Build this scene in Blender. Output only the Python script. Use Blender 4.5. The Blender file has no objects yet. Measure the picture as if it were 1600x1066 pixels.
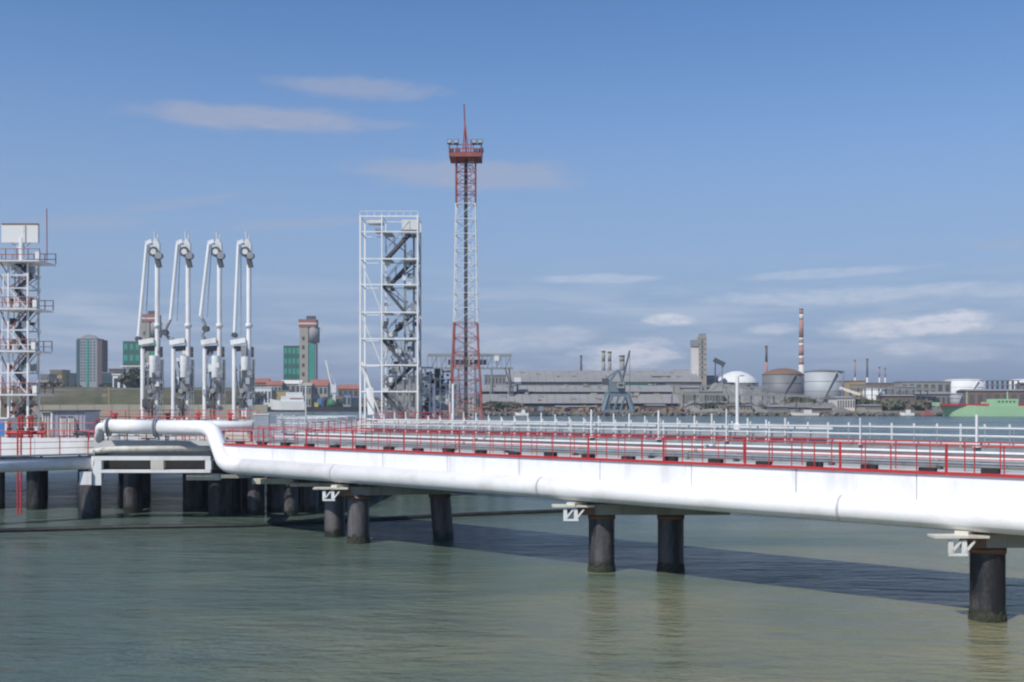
import bpy, bmesh, math, random
from mathutils import Vector, Matrix
S = bpy.context.scene
COL = S.collection
R = math.radians
random.seed(7)

# ------------------------------------------------------------------ camera
F, H, YH = 1700.0, 6.5, 630.0          # focal length in photo pixels, eye height, horizon row
cam = bpy.data.cameras.new('camera')
camo = bpy.data.objects.new('camera', cam); COL.objects.link(camo)
cam.sensor_width = 36; cam.lens = 36 * F / 1600
cam.shift_y = (YH - 533) / 1600
cam.clip_start = .2; cam.clip_end = 20000
camo.location = (0, 0, H); camo.rotation_euler = (R(90), 0, 0)
S.camera = camo
S.render.engine = 'CYCLES'
S.view_settings.view_transform = 'Standard'
S.view_settings.look = 'None'
S.view_settings.gamma = 1
S.view_settings.use_curve_mapping = False
S.view_settings.exposure = 0.0
S.cycles.filter_width = 2.2
S.cycles.use_denoising = True

# ------------------------------------------------------------------ sun and sky
SUN_EL, SUN_AZ = 48.0, 221.0           # azimuth clockwise from +Y (behind and left of the camera)
sd = Vector((math.sin(R(SUN_AZ)) * math.cos(R(SUN_EL)), math.cos(R(SUN_AZ)) * math.cos(R(SUN_EL)), math.sin(R(SUN_EL))))
sl = bpy.data.lights.new('sun', 'SUN'); sl.energy = 4.4; sl.angle = R(.53); sl.color = (1, .95, .87)
so = bpy.data.objects.new('sun', sl); COL.objects.link(so)
so.rotation_euler = sd.to_track_quat('Z', 'Y').to_euler()

world = bpy.data.worlds.new('World'); S.world = world; world.use_nodes = True
nt = world.node_tree; N = nt.nodes; L = nt.links
for n in list(N): N.remove(n)
def nd(t, **k):
    n = N.new(t)
    for a, b in k.items(): setattr(n, a, b)
    return n
def mth(op, a, b=None, c=None, clamp=False):
    n = nd('ShaderNodeMath', operation=op); n.use_clamp = clamp
    for i, v in enumerate((a, b, c)):
        if v is None: continue
        if isinstance(v, (int, float)): n.inputs[i].default_value = v
        else: L.new(v, n.inputs[i])
    return n.outputs[0]
def smooth(x, lo, hi):
    n = nd('ShaderNodeMapRange', interpolation_type='SMOOTHSTEP')
    L.new(x, n.inputs[0]); n.inputs[1].default_value = lo; n.inputs[2].default_value = hi
    return n.outputs[0]
sky = nd('ShaderNodeTexSky', sky_type='NISHITA')
sky.sun_disc = False; sky.sun_elevation = R(SUN_EL); sky.sun_rotation = R(SUN_AZ)
sky.air_density = 1.0; sky.dust_density = .15; sky.ozone_density = 2.2; sky.altitude = 0
tc = nd('ShaderNodeTexCoord'); sep = nd('ShaderNodeSeparateXYZ'); L.new(tc.outputs['Generated'], sep.inputs[0])
AZ = mth('ARCTAN2', sep.outputs[0], sep.outputs[1]); EL = mth('ARCSINE', sep.outputs[2])
def noise_w(sx, sy, scale, det=4, rough=.55, off=0):
    cb = nd('ShaderNodeCombineXYZ')
    L.new(mth('MULTIPLY', AZ, sx), cb.inputs[0]); L.new(mth('MULTIPLY', EL, sy), cb.inputs[1]); cb.inputs[2].default_value = off
    nz = nd('ShaderNodeTexNoise'); nz.inputs['Scale'].default_value = scale
    nz.inputs['Detail'].default_value = det; nz.inputs['Roughness'].default_value = rough
    L.new(cb.outputs[0], nz.inputs['Vector']); return nz.outputs[0]
wob = mth('SUBTRACT', noise_w(1, 3.5, 16, 8, .66), .5)
wob2 = noise_w(1, 3, 60, 8, .68, 3)
def cloud(px, py, hw, hh, amp, tilt=0.0):
    a0 = math.atan((px - 800) / F); e0 = math.atan((YH - py) / F * math.cos(a0))
    da = mth('SUBTRACT', AZ, a0); de = mth('SUBTRACT', EL, e0)
    de = mth('SUBTRACT', de, mth('MULTIPLY', da, tilt))
    # flat below, domed above
    u = mth('DIVIDE', da, hw / F); v = mth('DIVIDE', de, hh / F)
    r = mth('SQRT', mth('ADD', mth('MULTIPLY', u, u), mth('MULTIPLY', v, v)))
    r = mth('ADD', r, mth('MULTIPLY', wob, 1.5 if amp < .5 or py < 400 else 2.2))
    m = smooth(r, 1.2, .45)
    m = mth('MULTIPLY', m, mth('ADD', mth('MULTIPLY', wob2, 1.0 if py < 400 else 2.4), .6 if py < 400 else -.25)); m = mth('MAXIMUM', m, 0)
    return mth('MULTIPLY', m, amp, clamp=True)
spec = [(400,186,190,20,.46,0), (560,138,130,18,.36,-.02), (735,272,190,27,.40,-.03), (600,195,60,9,.2,0),
        (470,350,150,9,.2,.08), (280,318,120,8,.16,.2), (110,350,120,12,.18,.1), (930,436,110,8,.34,0), (1300,427,160,8,.28,.03),
        (1330,462,230,15,.4,.02), (1475,506,66,20,1.0,.06), (1365,513,76,18,.8,0), (978,556,80,28,1.0,0), (1045,498,50,11,.8,0), (1425,548,60,14,.6,0), (1200,515,40,12,.5,0),
        (860,530,90,20,.4,.1), (780,540,70,16,.4,.1), (1250,470,80,8,.3,0), (1500,552,80,14,.4,0), (1390,535,60,8,.35,0), (1580,455,90,12,.3,0),
        (1580,380,60,8,.18,0)]
acc = None; acc_hi = None
for sp in spec:
    c = cloud(*sp)
    if sp[1] < 400: acc_hi = c if acc_hi is None else mth('MAXIMUM', acc_hi, c)
    else: acc = c if acc is None else mth('MAXIMUM', acc, c)
# broken stratus all round the horizon
band = mth('MULTIPLY', smooth(EL, .005, .03), smooth(EL, .145, .06))
st = smooth(noise_w(1, 8, 7, 8, .6, 9), .42, .66)
strat = mth('MULTIPLY', mth('MULTIPLY', st, band), .34)
acc = mth('MAXIMUM', acc, strat)
# scattered thin flat clouds higher, everywhere
hi = mth('MULTIPLY', smooth(noise_w(1, 4, 3.2, 5, .5, 21), .66, .8), smooth(EL, .55, .75))
acc_hi = mth('MAXIMUM', acc_hi, mth('MULTIPLY', hi, .3))
# thin veil paling towards the horizon
veil = mth('MULTIPLY', smooth(EL, .38, .0), .93)
tint = nd('ShaderNodeMix', data_type='RGBA'); tint.blend_type = 'MULTIPLY'; tint.inputs[0].default_value = 1
L.new(sky.outputs[0], tint.inputs[6]); tint.inputs[7].default_value = (.70, .96, 1.24, 1)
mv = nd('ShaderNodeMix', data_type='RGBA'); L.new(veil, mv.inputs[0]); L.new(tint.outputs[2], mv.inputs[6]); mv.inputs[7].default_value = (3.1, 3.95, 5.65, 1)
mc = nd('ShaderNodeMix', data_type='RGBA'); L.new(acc, mc.inputs[0])
mh = nd('ShaderNodeMix', data_type='RGBA'); L.new(acc_hi, mh.inputs[0]); L.new(mv.outputs[2], mh.inputs[6]); mh.inputs[7].default_value = (4.5, 4.5, 5.2, 1); L.new(mh.outputs[2], mc.inputs[6]); mc.inputs[7].default_value = (7.2, 7.5, 8.4, 1)
bg = nd('ShaderNodeBackground'); bg.inputs[1].default_value = .102
out = nd('ShaderNodeOutputWorld'); L.new(mc.outputs[2], bg.inputs[0]); L.new(bg.outputs[0], out.inputs[0])

# ------------------------------------------------------------------ materials
M = {}
def mat(name, col, rough=.6, metal=0.0, var=.18, vs=.8, stain=None, sa=.0, ss=.5, bump=.0, bs=8, streak=False):
    m = bpy.data.materials.new(name); m.use_nodes = True; t = m.node_tree; n = t.nodes; l = t.links
    b = n['Principled BSDF']; b.inputs['Roughness'].default_value = rough; b.inputs['Metallic'].default_value = metal
    g = n.new('ShaderNodeNewGeometry'); nz = n.new('ShaderNodeTexNoise'); nz.inputs['Scale'].default_value = vs
    nz.inputs['Detail'].default_value = 6; nz.inputs['Roughness'].default_value = .62
    l.new(g.outputs['Position'], nz.inputs['Vector'])
    mr = n.new('ShaderNodeMapRange'); mr.inputs[1].default_value = .25; mr.inputs[2].default_value = .75
    mr.inputs[3].default_value = 1 - var; mr.inputs[4].default_value = 1 + var * .6
    l.new(nz.outputs[0], mr.inputs[0])
    mx = n.new('ShaderNodeVectorMath'); mx.operation = 'SCALE'; mx.inputs[0].default_value = col[:3]; l.new(mr.outputs[0], mx.inputs['Scale'])
    last = mx.outputs[0]
    if stain:
        mp = n.new('ShaderNodeMapping'); mp.inputs['Scale'].default_value = (1, 1, .18) if streak else (1, 1, 1)
        l.new(g.outputs['Position'], mp.inputs[0])
        n2 = n.new('ShaderNodeTexNoise'); n2.inputs['Scale'].default_value = ss; n2.inputs['Detail'].default_value = 7; n2.inputs['Roughness'].default_value = .7
        l.new(mp.outputs[0], n2.inputs['Vector'])
        r2 = n.new('ShaderNodeMapRange'); r2.inputs[1].default_value = .5 if name != 'pile_tar' else .43; r2.inputs[2].default_value = .72 if name != 'pile_tar' else .62; r2.inputs[4].default_value = sa
        l.new(n2.outputs[0], r2.inputs[0])
        m2 = n.new('ShaderNodeMix'); m2.data_type = 'RGBA'; l.new(r2.outputs[0], m2.inputs[0]); l.new(last, m2.inputs[6]); m2.inputs[7].default_value = (*stain, 1)
        last = m2.outputs[2]
    l.new(last, b.inputs['Base Color'])
    if bump:
        n3 = n.new('ShaderNodeTexNoise'); n3.inputs['Scale'].default_value = bs; n3.inputs['Detail'].default_value = 5
        l.new(g.outputs['Position'], n3.inputs['Vector'])
        bp = n.new('ShaderNodeBump'); bp.inputs['Strength'].default_value = bump; bp.inputs['Distance'].default_value = .05
        l.new(n3.outputs[0], bp.inputs['Height']); l.new(bp.outputs[0], b.inputs['Normal'])
    M[name] = m; return m
RU = (.22, .10, .045)
mat('white_paint', (.78, .78, .77), .38, 0, .10, .7, (.42, .36, .28), .5, 1.2, streak=True)
mat('pipe_white', (.83, .83, .83), .34, 0, .05, .5, (.55, .50, .42), .5, .8, bump=.15, bs=3, streak=False)
mat('girder_white', (.80, .81, .84), .5, 0, .07, .6, (.45, .42, .38), .5, 1.0, streak=True)
mat('steel_white', (.66, .68, .68), .5, 0, .18, 1.5, (.30, .24, .18), .6, 1.5)
mat('red_paint', (.50, .028, .035), .5, 0, .25, 2.0, (.16, .05, .03), .5, 2)
mat('mast_red', (.30, .085, .08), .55, 0, .25, 1.0, (.25, .12, .08), .4, 1)
mat('grey_steel', (.30, .32, .33), .5, .2, .3, 1.5, RU, .3, 1.0)
mat('dark_steel', (.09, .10, .11), .55, .2, .35, 1.5, RU, .4, 1.4)
mat('galvanised', (.42, .45, .48), .45, .4, .15, 1.5)
mat('deck_concrete', (.55, .55, .53), .8, 0, .15, .5, (.30, .28, .25), .5, .7, bump=.2)
mat('cap_concrete', (.30, .30, .27), .85, 0, .25, .8, (.10, .09, .07), .7, 1.1, bump=.3, streak=True)
mat('cream_paint', (.60, .58, .50), .6, 0, .18, 1, RU, .6, 1.5, streak=True)
mat('rubber', (.025, .025, .028), .8, 0, .3, 2)
mat('brown_rust', (.20, .115, .07), .8, 0, .3, 1.4)
mat('glass_dark', (.05, .07, .09), .12, 0, .2, .3)
mat('cabin_grey', (.32, .34, .39), .5, .1, .12, 1)
mat('roof_grey', (.27, .265, .255), .8, 0, .22, .03, (.30, .28, .25), .6, .06)
mat('shed_pale', (.38, .36, .31), .8, 0, .2, .04, (.22, .17, .13), .6, .07)
mat('shed_grey', (.27, .27, .255), .8, 0, .25, .04, (.15, .13, .11), .6, .06)
mat('opening_shade_dark', (.02, .022, .025), .8, 0, .2, .1)  # near-black for openings, coal and the painted eave shadow
mat('beige_concrete', (.36, .33, .26), .85, 0, .15, .05, (.24, .22, .19), .5, .08, streak=True)
mat('grey_concrete', (.27, .27, .27), .85, 0, .15, .05)
mat('teal_clad', (.035, .30, .22), .5, 0, .15, .08)
mat('dark_green_clad', (.035, .12, .085), .5, 0, .3, .08)
mat('tower_glass', (.07, .13, .14), .25, .1, .25, .1)
mat('block_grey', (.30, .32, .33), .7, 0, .12, .08)
mat('brick_red', (.33, .12, .09), .8, 0, .2, .1)
mat('tile_roof', (.32, .12, .08), .8, 0, .25, .1)
mat('brown_wall', (.22, .15, .115), .85, 0, .25, .08)
mat('white_wall', (.72, .72, .70), .6, 0, .1, .1)
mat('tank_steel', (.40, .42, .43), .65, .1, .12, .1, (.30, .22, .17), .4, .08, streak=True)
mat('tank_dark', (.17, .175, .18), .6, .1, .15, .1, (.25, .12, .08), .4, .08)  # plain darker grey tank colour
mat('window_dim', (.11, .11, .105), .5, 0, .3, .1)
mat('crane_blue', (.17, .22, .25), .5, .1, .2, .2)
mat('hull_green', (.36, .57, .33), .5, 0, .12, .1, (.30, .45, .25), .5, .1)
mat('blue_paint', (.06, .20, .50), .5, 0, .15, .3)
mat('yellow_paint', (.60, .50, .06), .5, 0, .15, .3)
mat('ochre_wall', (.42, .32, .14), .8, 0, .15, .1)
mat('orange_paint', (.55, .22, .10), .6, 0, .2, .5)
mat('chimney_red', (.40, .20, .165), .8, 0, .15, .08)
mat('chimney_white', (.66, .62, .58), .8, 0, .1, .08)
mat('chimney_dark', (.12, .09, .085), .8, 0, .2, .1)
mat('heap_grey', (.24, .235, .22), .95, 0, .3, .12, (.10, .095, .085), .7, .05, bump=1, bs=.6)
mat('land_earth', (.20, .175, .13), .95, 0, .3, .03, (.12, .13, .07), .9, .02, bump=.8, bs=.5)
mat('grass_bank', (.105, .105, .055), .95, 0, .45, .10, (.17, .125, .09), .95, .035, bump=.8, bs=1)
mat('sand', (.36, .31, .22), .95, 0, .2, .1)
mat('rock', (.19, .18, .165), .9, 0, .35, .4, bump=.8, bs=1.5)
mat('bark', (.12, .10, .08), .9, 0, .3, 2)
mat('leaf_green', (.12, .14, .085), .85, 0, .4, .5)
mat('leaf_olive', (.19, .175, .12), .85, 0, .4, .5)
mat('weed', (.03, .034, .018), .8, 0, .5, 6, (.08, .075, .055), .5, 9, bump=.8, bs=14)
mat('boom_black', (.02, .02, .02), .5, 0, .3, 2, (.07, .065, .05), .6, 3)
mat('tarp_green', (.03, .14, .05), .6, 0, .2, .5)

def pile_material():
    m = mat('pile_tar', (.015, .015, .017), .5, 0, .4, 1.5, (.17, .157, .162), .7, .7, bump=.5, bs=6, streak=True)
    n = m.node_tree.nodes; l = m.node_tree.links; b = n['Principled BSDF']
    src = b.inputs['Base Color'].links[0].from_socket
    g = n.new('ShaderNodeNewGeometry'); sp = n.new('ShaderNodeSeparateXYZ'); l.new(g.outputs['Position'], sp.inputs[0])
    nz = n.new('ShaderNodeTexNoise'); nz.inputs['Scale'].default_value = 4; l.new(g.outputs['Position'], nz.inputs['Vector'])
    a = n.new('ShaderNodeMath'); a.operation = 'MULTIPLY_ADD'; l.new(nz.outputs[0], a.inputs[0]); a.inputs[1].default_value = -.7; l.new(sp.outputs[2], a.inputs[2])
    mr = n.new('ShaderNodeMapRange'); mr.inputs[1].default_value = .12; mr.inputs[2].default_value = -.12; l.new(a.outputs[0], mr.inputs[0])
    mx = n.new('ShaderNodeMix'); mx.data_type = 'RGBA'; l.new(mr.outputs[0], mx.inputs[0]); l.new(src, mx.inputs[6]); mx.inputs[7].default_value = (.018, .021, .014, 1)
    l.new(mx.outputs[2], b.inputs['Base Color'])
pile_material()

def water_material():
    m = bpy.data.materials.new('sea_water'); m.use_nodes = True; t = m.node_tree; n = t.nodes; l = t.links
    b = n['Principled BSDF']; b.inputs['Roughness'].default_value = .2; b.inputs['IOR'].default_value = 1.333
    g = n.new('ShaderNodeNewGeometry')
    def noise(scale, sc=(1, 1, 1), det=3, rough=.5, rot=0, dist=0):
        mp = n.new('ShaderNodeMapping'); mp.inputs['Scale'].default_value = sc; mp.inputs['Rotation'].default_value = (0, 0, rot)
        l.new(g.outputs['Position'], mp.inputs[0])
        z = n.new('ShaderNodeTexNoise'); z.inputs['Scale'].default_value = scale; z.inputs['Detail'].default_value = det
        z.inputs['Roughness'].default_value = rough; z.inputs['Distortion'].default_value = dist
        l.new(mp.outputs[0], z.inputs['Vector']); return z.outputs[0]
    # silt patches: sandy shallows and greener, deeper water
    sp = n.new('ShaderNodeSeparateXYZ'); l.new(g.outputs['Position'], sp.inputs[0])
    big = noise(.09, (.6, 1, 1), 4, .55, .3, .6)
    # the bottom shelves up towards the near right bank
    sh = n.new('ShaderNodeMath'); sh.operation = 'MULTIPLY_ADD'; l.new(sp.outputs[0], sh.inputs[0]); sh.inputs[1].default_value = .016; l.new(big, sh.inputs[2])
    sh2 = n.new('ShaderNodeMath'); sh2.operation = 'MULTIPLY_ADD'; l.new(sp.outputs[1], sh2.inputs[0]); sh2.inputs[1].default_value = -.011; l.new(sh.outputs[0], sh2.inputs[2])
    cr = n.new('ShaderNodeValToRGB'); l.new(sh2.outputs[0], cr.inputs[0])
    e = cr.color_ramp.elements; e[0].position = .0; e[0].color = (.076, .108, .088, 1)
    e[1].position = .62; e[1].color = (.275, .238, .135, 1)
    x = e.new(.15); x.color = (.115, .140, .094, 1); x = e.new(.38); x.color = (.188, .184, .110, 1)
    l.new(cr.outputs[0], b.inputs['Base Color'])
    wd = noise(.05, (.35, 1.6, 1), 5, .6, .25, .8)
    rr_ = n.new('ShaderNodeMapRange'); rr_.inputs[1].default_value = .35; rr_.inputs[2].default_value = .65; rr_.inputs[3].default_value = .12; rr_.inputs[4].default_value = .27
    l.new(wd, rr_.inputs[0]); l.new(rr_.outputs[0], b.inputs['Roughness'])
    wa = n.new('ShaderNodeMapRange'); wa.inputs[1].default_value = .35; wa.inputs[2].default_value = .65; wa.inputs[3].default_value = .6; wa.inputs[4].default_value = 1.25
    l.new(wd, wa.inputs[0])
    # wind ripples: several scales
    w1 = noise(1.5, (.55, 1.3, 1), 4, .6, .35, .3); w2 = noise(.32, (.5, 1.2, 1), 3, .55, .2, .4); w3 = noise(7, (.7, 1.2, 1), 2, .5, .5)
    a1 = n.new('ShaderNodeMath'); a1.operation = 'MULTIPLY_ADD'; l.new(w2, a1.inputs[0]); a1.inputs[1].default_value = 2.2; l.new(w1, a1.inputs[2])
    a2 = n.new('ShaderNodeMath'); a2.operation = 'MULTIPLY_ADD'; l.new(w3, a2.inputs[0]); a2.inputs[1].default_value = .16; l.new(a1.outputs[0], a2.inputs[2])
    bp = n.new('ShaderNodeBump'); bp.inputs['Strength'].default_value = 1.0; bp.inputs['Distance'].default_value = .22
    l.new(wa.outputs[0], bp.inputs['Strength']); l.new(a2.outputs[0], bp.inputs['Height']); l.new(bp.outputs[0], b.inputs['Normal'])
    M['sea_water'] = m
water_material()

# ------------------------------------------------------------------ helpers
def at(px, py, D): return Vector(((px - 800) * D / F, D, H - (py - YH) * D / F))
def zt(py, D): return H - (py - YH) * D / F
def xt(px, D): return (px - 800) * D / F
W = {}
def reg(o, parent, mw):
    COL.objects.link(o)
    if parent is not None:
        o.parent = parent; o.matrix_parent_inverse = W[parent].inverted()
    o.matrix_basis = mw; W[o] = mw
    return o
def thing(name, label, cat, loc, group=None, kind=None):
    o = bpy.data.objects.new(name, None); o.empty_display_size = .3
    reg(o, None, Matrix.Translation(Vector(loc))); o['label'] = label; o['category'] = cat
    if group: o['group'] = group
    if kind: o['kind'] = kind
    return o
def tag(o, label, cat, group=None, kind=None):
    o['label'] = label
    if cat: o['category'] = cat
    if group: o['group'] = group
    if kind: o['kind'] = kind
    return o
MC = {}
def unit(shape, m):
    k = (shape, m)
    if k in MC: return MC[k]
    me = bpy.data.meshes.new(shape if isinstance(shape, str) else 'round_%d' % shape)
    if shape == 'box':
        v = [(x, y, z) for x in (-.5, .5) for y in (-.5, .5) for z in (-.5, .5)]
        f = [(0, 1, 3, 2), (4, 6, 7, 5), (0, 4, 5, 1), (2, 3, 7, 6), (0, 2, 6, 4), (1, 5, 7, 3)]
        me.from_pydata(v, [], f)
    else:
        n = shape; v = []; f = []
        for i in range(n):
            a = 2 * math.pi * i / n; v += [(math.cos(a), math.sin(a), -.5), (math.cos(a), math.sin(a), .5)]
        for i in range(n):
            j = (i + 1) % n; f.append((2 * i, 2 * j, 2 * j + 1, 2 * i + 1))
        f.append(tuple(2 * i + 1 for i in range(n))); f.append(tuple(2 * i for i in reversed(range(n))))
        me.from_pydata(v, [], f)
        for p in me.polygons: p.use_smooth = len(p.vertices) == 4 and n > 6
    me.materials.append(M[m]); MC[k] = me; return me
def frame(p0, p1, a, b):
    p0, p1 = Vector(p0), Vector(p1); d = p1 - p0; ln = d.length; z = d / ln
    up = Vector((0, 0, 1)) if abs(z.z) < .95 else Vector((0, 1, 0))
    x = up.cross(z).normalized(); y = z.cross(x)
    m = Matrix((x * a, y * b, z * ln)).transposed().to_4x4(); m.translation = (p0 + p1) / 2
    return m
def bar(name, par, m, p0, p1, w, h=None):          # rectangular member between two points
    return reg(bpy.data.objects.new(name, unit('box', m)), par, frame(p0, p1, w, h or w))
def rod(name, par, m, p0, p1, r, n=8):
    return reg(bpy.data.objects.new(name, unit(n, m)), par, frame(p0, p1, r, r))
def box(name, par, m, c, s, rz=0):
    mw = Matrix.Translation(Vector(c)) @ Matrix.Rotation(rz, 4, 'Z') @ Matrix.Diagonal((*s, 1))
    return reg(bpy.data.objects.new(name, unit('box', m)), par, mw)
def bb(name, par, m, x0, x1, y0, y1, z0, z1):
    return box(name, par, m, ((x0+x1)/2, (y0+y1)/2, (z0+z1)/2), (x1-x0, y1-y0, z1-z0))
def mesh(name, par, m, v, f, smooth=False, loc=None):
    """v in world coordinates; the object's origin goes to loc (or to the bottom centre)"""
    if loc is None:
        xs = [p[0] for p in v]; ys = [p[1] for p in v]; zs = [p[2] for p in v]
        loc = ((min(xs)+max(xs))/2, (min(ys)+max(ys))/2, min(zs))
    me = bpy.data.meshes.new(name); me.from_pydata([(p[0]-loc[0], p[1]-loc[1], p[2]-loc[2]) for p in v], [], f)
    bm = bmesh.new(); bm.from_mesh(me); bmesh.ops.recalc_face_normals(bm, faces=bm.faces[:]); bm.to_mesh(me); bm.free()
    if smooth:
        for p in me.polygons: p.use_smooth = True
    me.materials.append(M[m])
    return reg(bpy.data.objects.new(name, me), par, Matrix.Translation(Vector(loc)))
class MB:                                            # several members joined into one mesh
    def __init__(s): s.v = []; s.f = []
    def add(s, me, mw):
        b = len(s.v); s.v += [tuple(mw @ v.co) for v in me.vertices]; s.f += [tuple(b + i for i in p.vertices) for p in me.polygons]
    def bar(s, p0, p1, w, h=None): s.add(unit('box', 'white_paint'), frame(p0, p1, w, h or w)); return s
    def rod(s, p0, p1, r, n=6): s.add(unit(n, 'white_paint'), frame(p0, p1, r, r)); return s
    def box(s, c, z, rz=0): s.add(unit('box', 'white_paint'), Matrix.Translation(Vector(c)) @ Matrix.Rotation(rz, 4, 'Z') @ Matrix.Diagonal((*z, 1))); return s
    def out(s, name, par, m, smooth=False): return mesh(name, par, m, s.v, s.f, smooth)
def prism(name, par, m, pts, z0, z1):
    n = len(pts); v = [(p[0], p[1], z0) for p in pts] + [(p[0], p[1], z1) for p in pts]
    f = [tuple(range(n)), tuple(range(n, 2 * n))] + [(i, (i+1) % n, n + (i+1) % n, n + i) for i in range(n)]
    return mesh(name, par, m, v, f)
def plate(name, par, m, poly, th):                   # flat outline given as 3-D points, thickened along th
    n = len(poly); th = Vector(th); v = [tuple(Vector(p) - th/2) for p in poly] + [tuple(Vector(p) + th/2) for p in poly]
    f = [tuple(range(n)), tuple(range(n, 2 * n))] + [(i, (i+1) % n, n + (i+1) % n, n + i) for i in range(n)]
    return mesh(name, par, m, v, f)
def lathe(name, par, m, c, prof, n=32, cap=True):
    v = []; f = []; k = len(prof)
    for i in range(n):
        a = 2*math.pi*i/n
        for r, z in prof: v.append((c[0]+r*math.cos(a), c[1]+r*math.sin(a), c[2]+z))
    for i in range(n):
        j = (i+1) % n
        for q in range(k-1): f.append((i*k+q, j*k+q, j*k+q+1, i*k+q+1))
    if cap:
        f.append(tuple(i*k for i in range(n))); f.append(tuple(i*k+k-1 for i in range(n)))
    o = mesh(name, par, m, v, f)
    for p in o.data.polygons: p.use_smooth = len(p.vertices) == 4
    return o
def rounded(pts, rad, seg=7):
    pts = [Vector(p) for p in pts]; out = [pts[0]]
    for i in range(1, len(pts)-1):
        a, b, c = pts[i-1], pts[i], pts[i+1]; u = (a-b).normalized(); w = (c-b).normalized()
        r = min(rad, (a-b).length*.49, (c-b).length*.49)
        for k in range(seg+1):
            t = k/seg; out.append((b+u*r)*(1-t)**2 + b*2*t*(1-t) + (b+w*r)*t**2)
    out.append(pts[-1]); return out
def tube(name, par, m, pts, r, n=16, rad=None):
    if rad: pts = rounded(pts, rad)
    pts = [Vector(p) for p in pts]; v = []; f = []; x = None
    for i, p in enumerate(pts):
        t = (pts[min(i+1, len(pts)-1)] - pts[max(i-1, 0)]).normalized()
        if x is None: x = t.cross(Vector((0, 0, 1)) if abs(t.z) < .9 else Vector((1, 0, 0))).normalized()
        x = (x - t*x.dot(t)).normalized(); y = t.cross(x)
        for k in range(n):
            a = 2*math.pi*k/n; v.append(tuple(p + x*math.cos(a)*r + y*math.sin(a)*r))
    for i in range(len(pts)-1):
        for k in range(n): f.append((i*n+k, i*n+(k+1) % n, (i+1)*n+(k+1) % n, (i+1)*n+k))
    f.append(tuple(range(n))); f.append(tuple((len(pts)-1)*n+k for k in range(n)))
    o = mesh(name, par, m, v, f)
    for p in o.data.polygons: p.use_smooth = len(p.vertices) == 4
    return o
def kids(o): return [c for c in W if c.parent is o]
def copy_thing(o, off, label=None):
    sh = Matrix.Translation(Vector(off))
    allk = list(W.keys())
    def rec(src, newpar):
        c = src.copy(); COL.objects.link(c)
        if newpar is None: c.matrix_basis = sh @ W[src]
        else: c.parent = newpar
        W[c] = sh @ W[src]
        for k in allk:
            if k.parent is src: rec(k, c)
        return c
    c = rec(o, None)
    if label: c['label'] = label
    return c

# ------------------------------------------------------------------ setting: sea and land
def sea():
    n = 1
    v = [(-9000, -300, 0), (9000, -300, 0), (9000, 16000, 0), (-9000, 16000, 0)]
    o = mesh('sea_water', None, 'sea_water', v, [(0, 1, 2, 3)], loc=(0, 0, 0)); tag(o, 'green grey harbour water with small wind ripples', None, kind='structure')
    o['category'] = 'water'; del o['category']
sea()
def lerp(a, b, t): return a + (b-a)*t
def sm(x, a, b):
    t = max(0, min(1, (x-a)/(b-a))); return t*t*(3-2*t)
from mathutils import noise as mnoise
def shore(px):                                       # distance of the waterline in each direction
    k = [(-1500, 240), (-100, 300), (300, 330), (385, 380), (405, 860), (600, 860), (640, 600), (760, 552), (1700, 552), (2300, 480), (3300, 400)]
    for (a, b), (c, d) in zip(k, k[1:]):
        if a <= px <= c: return lerp(b, d, (px-a)/(c-a)) + 4*mnoise.noise(Vector((px*.02, 0, 0)))
    return 500
def height(px, D, ds):
    x = xt(px, D)
    h = 1.8 + 1.0*sm(ds, 0, 60)
    if px < 430:                                      # grassy bank at the left
        h += sm(ds, 10, 90) * (9.5 if px < 380 else lerp(9.5, 0, (px-380)/50)) * (1 + .06*mnoise.noise(Vector((x*.02, D*.02, 0))))
    h += sm(D, 900, 2600) * 16
    h += sm(ds, 5, 60) * (1.0*mnoise.noise(Vector((x*.015, D*.015, 3))) + .5*mnoise.noise(Vector((x*.06, D*.06, 7))))
    return h
def land():
    cols = list(range(-1400, 3200, 14)); rows = [0, .001, 3, 8, 16, 30, 45, 60, 80, 105, 150, 220, 320, 480, 700, 1000, 1600, 2600, 5000]
    v = []; f = []
    for px in cols:
        s0 = shore(px)
        for i, ds in enumerate(rows):
            D = s0 + ds; x = xt(px, D)
            z = -1.5 if i == 0 else height(px, D, ds)
            v.append((x, D, z))
    k = len(rows)
    for i in range(len(cols)-1):
        for j in range(k-1): f.append((i*k+j, (i+1)*k+j, (i+1)*k+j+1, i*k+j+1))
    o = mesh('ground', None, 'land_earth', v, f, loc=(0, 600, 0)); o['kind'] = 'structure'; o['label'] = 'brown earth and scrub of the far harbour shore'
    # grassy face of the left bank as a second ground type
    v = []; f = []; cols = list(range(-600, 431, 10)); rows2 = [9, 20, 35, 50, 70, 95, 120]
    for px in cols:
        s0 = shore(px)
        for ds in rows2:
            D = s0+ds; v.append((xt(px, D), D, height(px, D, ds) + .25 + .25*mnoise.noise(Vector((px*.11, ds*.1, 0)))))
    k = len(rows2)
    for i in range(len(cols)-1):
        for j in range(k-1): f.append((i*k+j, (i+1)*k+j, (i+1)*k+j+1, i*k+j+1))
    o = mesh('grass_bank', None, 'grass_bank', v, f, loc=(xt(100, 350), 350, 2)); tag(o, 'dry olive grass on the low bank behind the jetty', 'grass', kind='stuff')
land()
# quay wall along the water
v = []; f = []; pxs = list(range(398, 620, 6))
for px in pxs:
    s0 = shore(px) - 1
    for z in (-1, 3.6): v += [(xt(px, s0), s0, z)]
    v += [(xt(px, s0+6), s0+6, 3.6)]
for i in range(len(pxs)-1):
    f += [(3*i, 3*i+3, 3*i+4, 3*i+1), (3*i+1, 3*i+4, 3*i+5, 3*i+2)]
tag(mesh('quay_wall', None, 'rubber', v, f), 'long black quay wall behind the white moored ship', 'wall')

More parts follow.
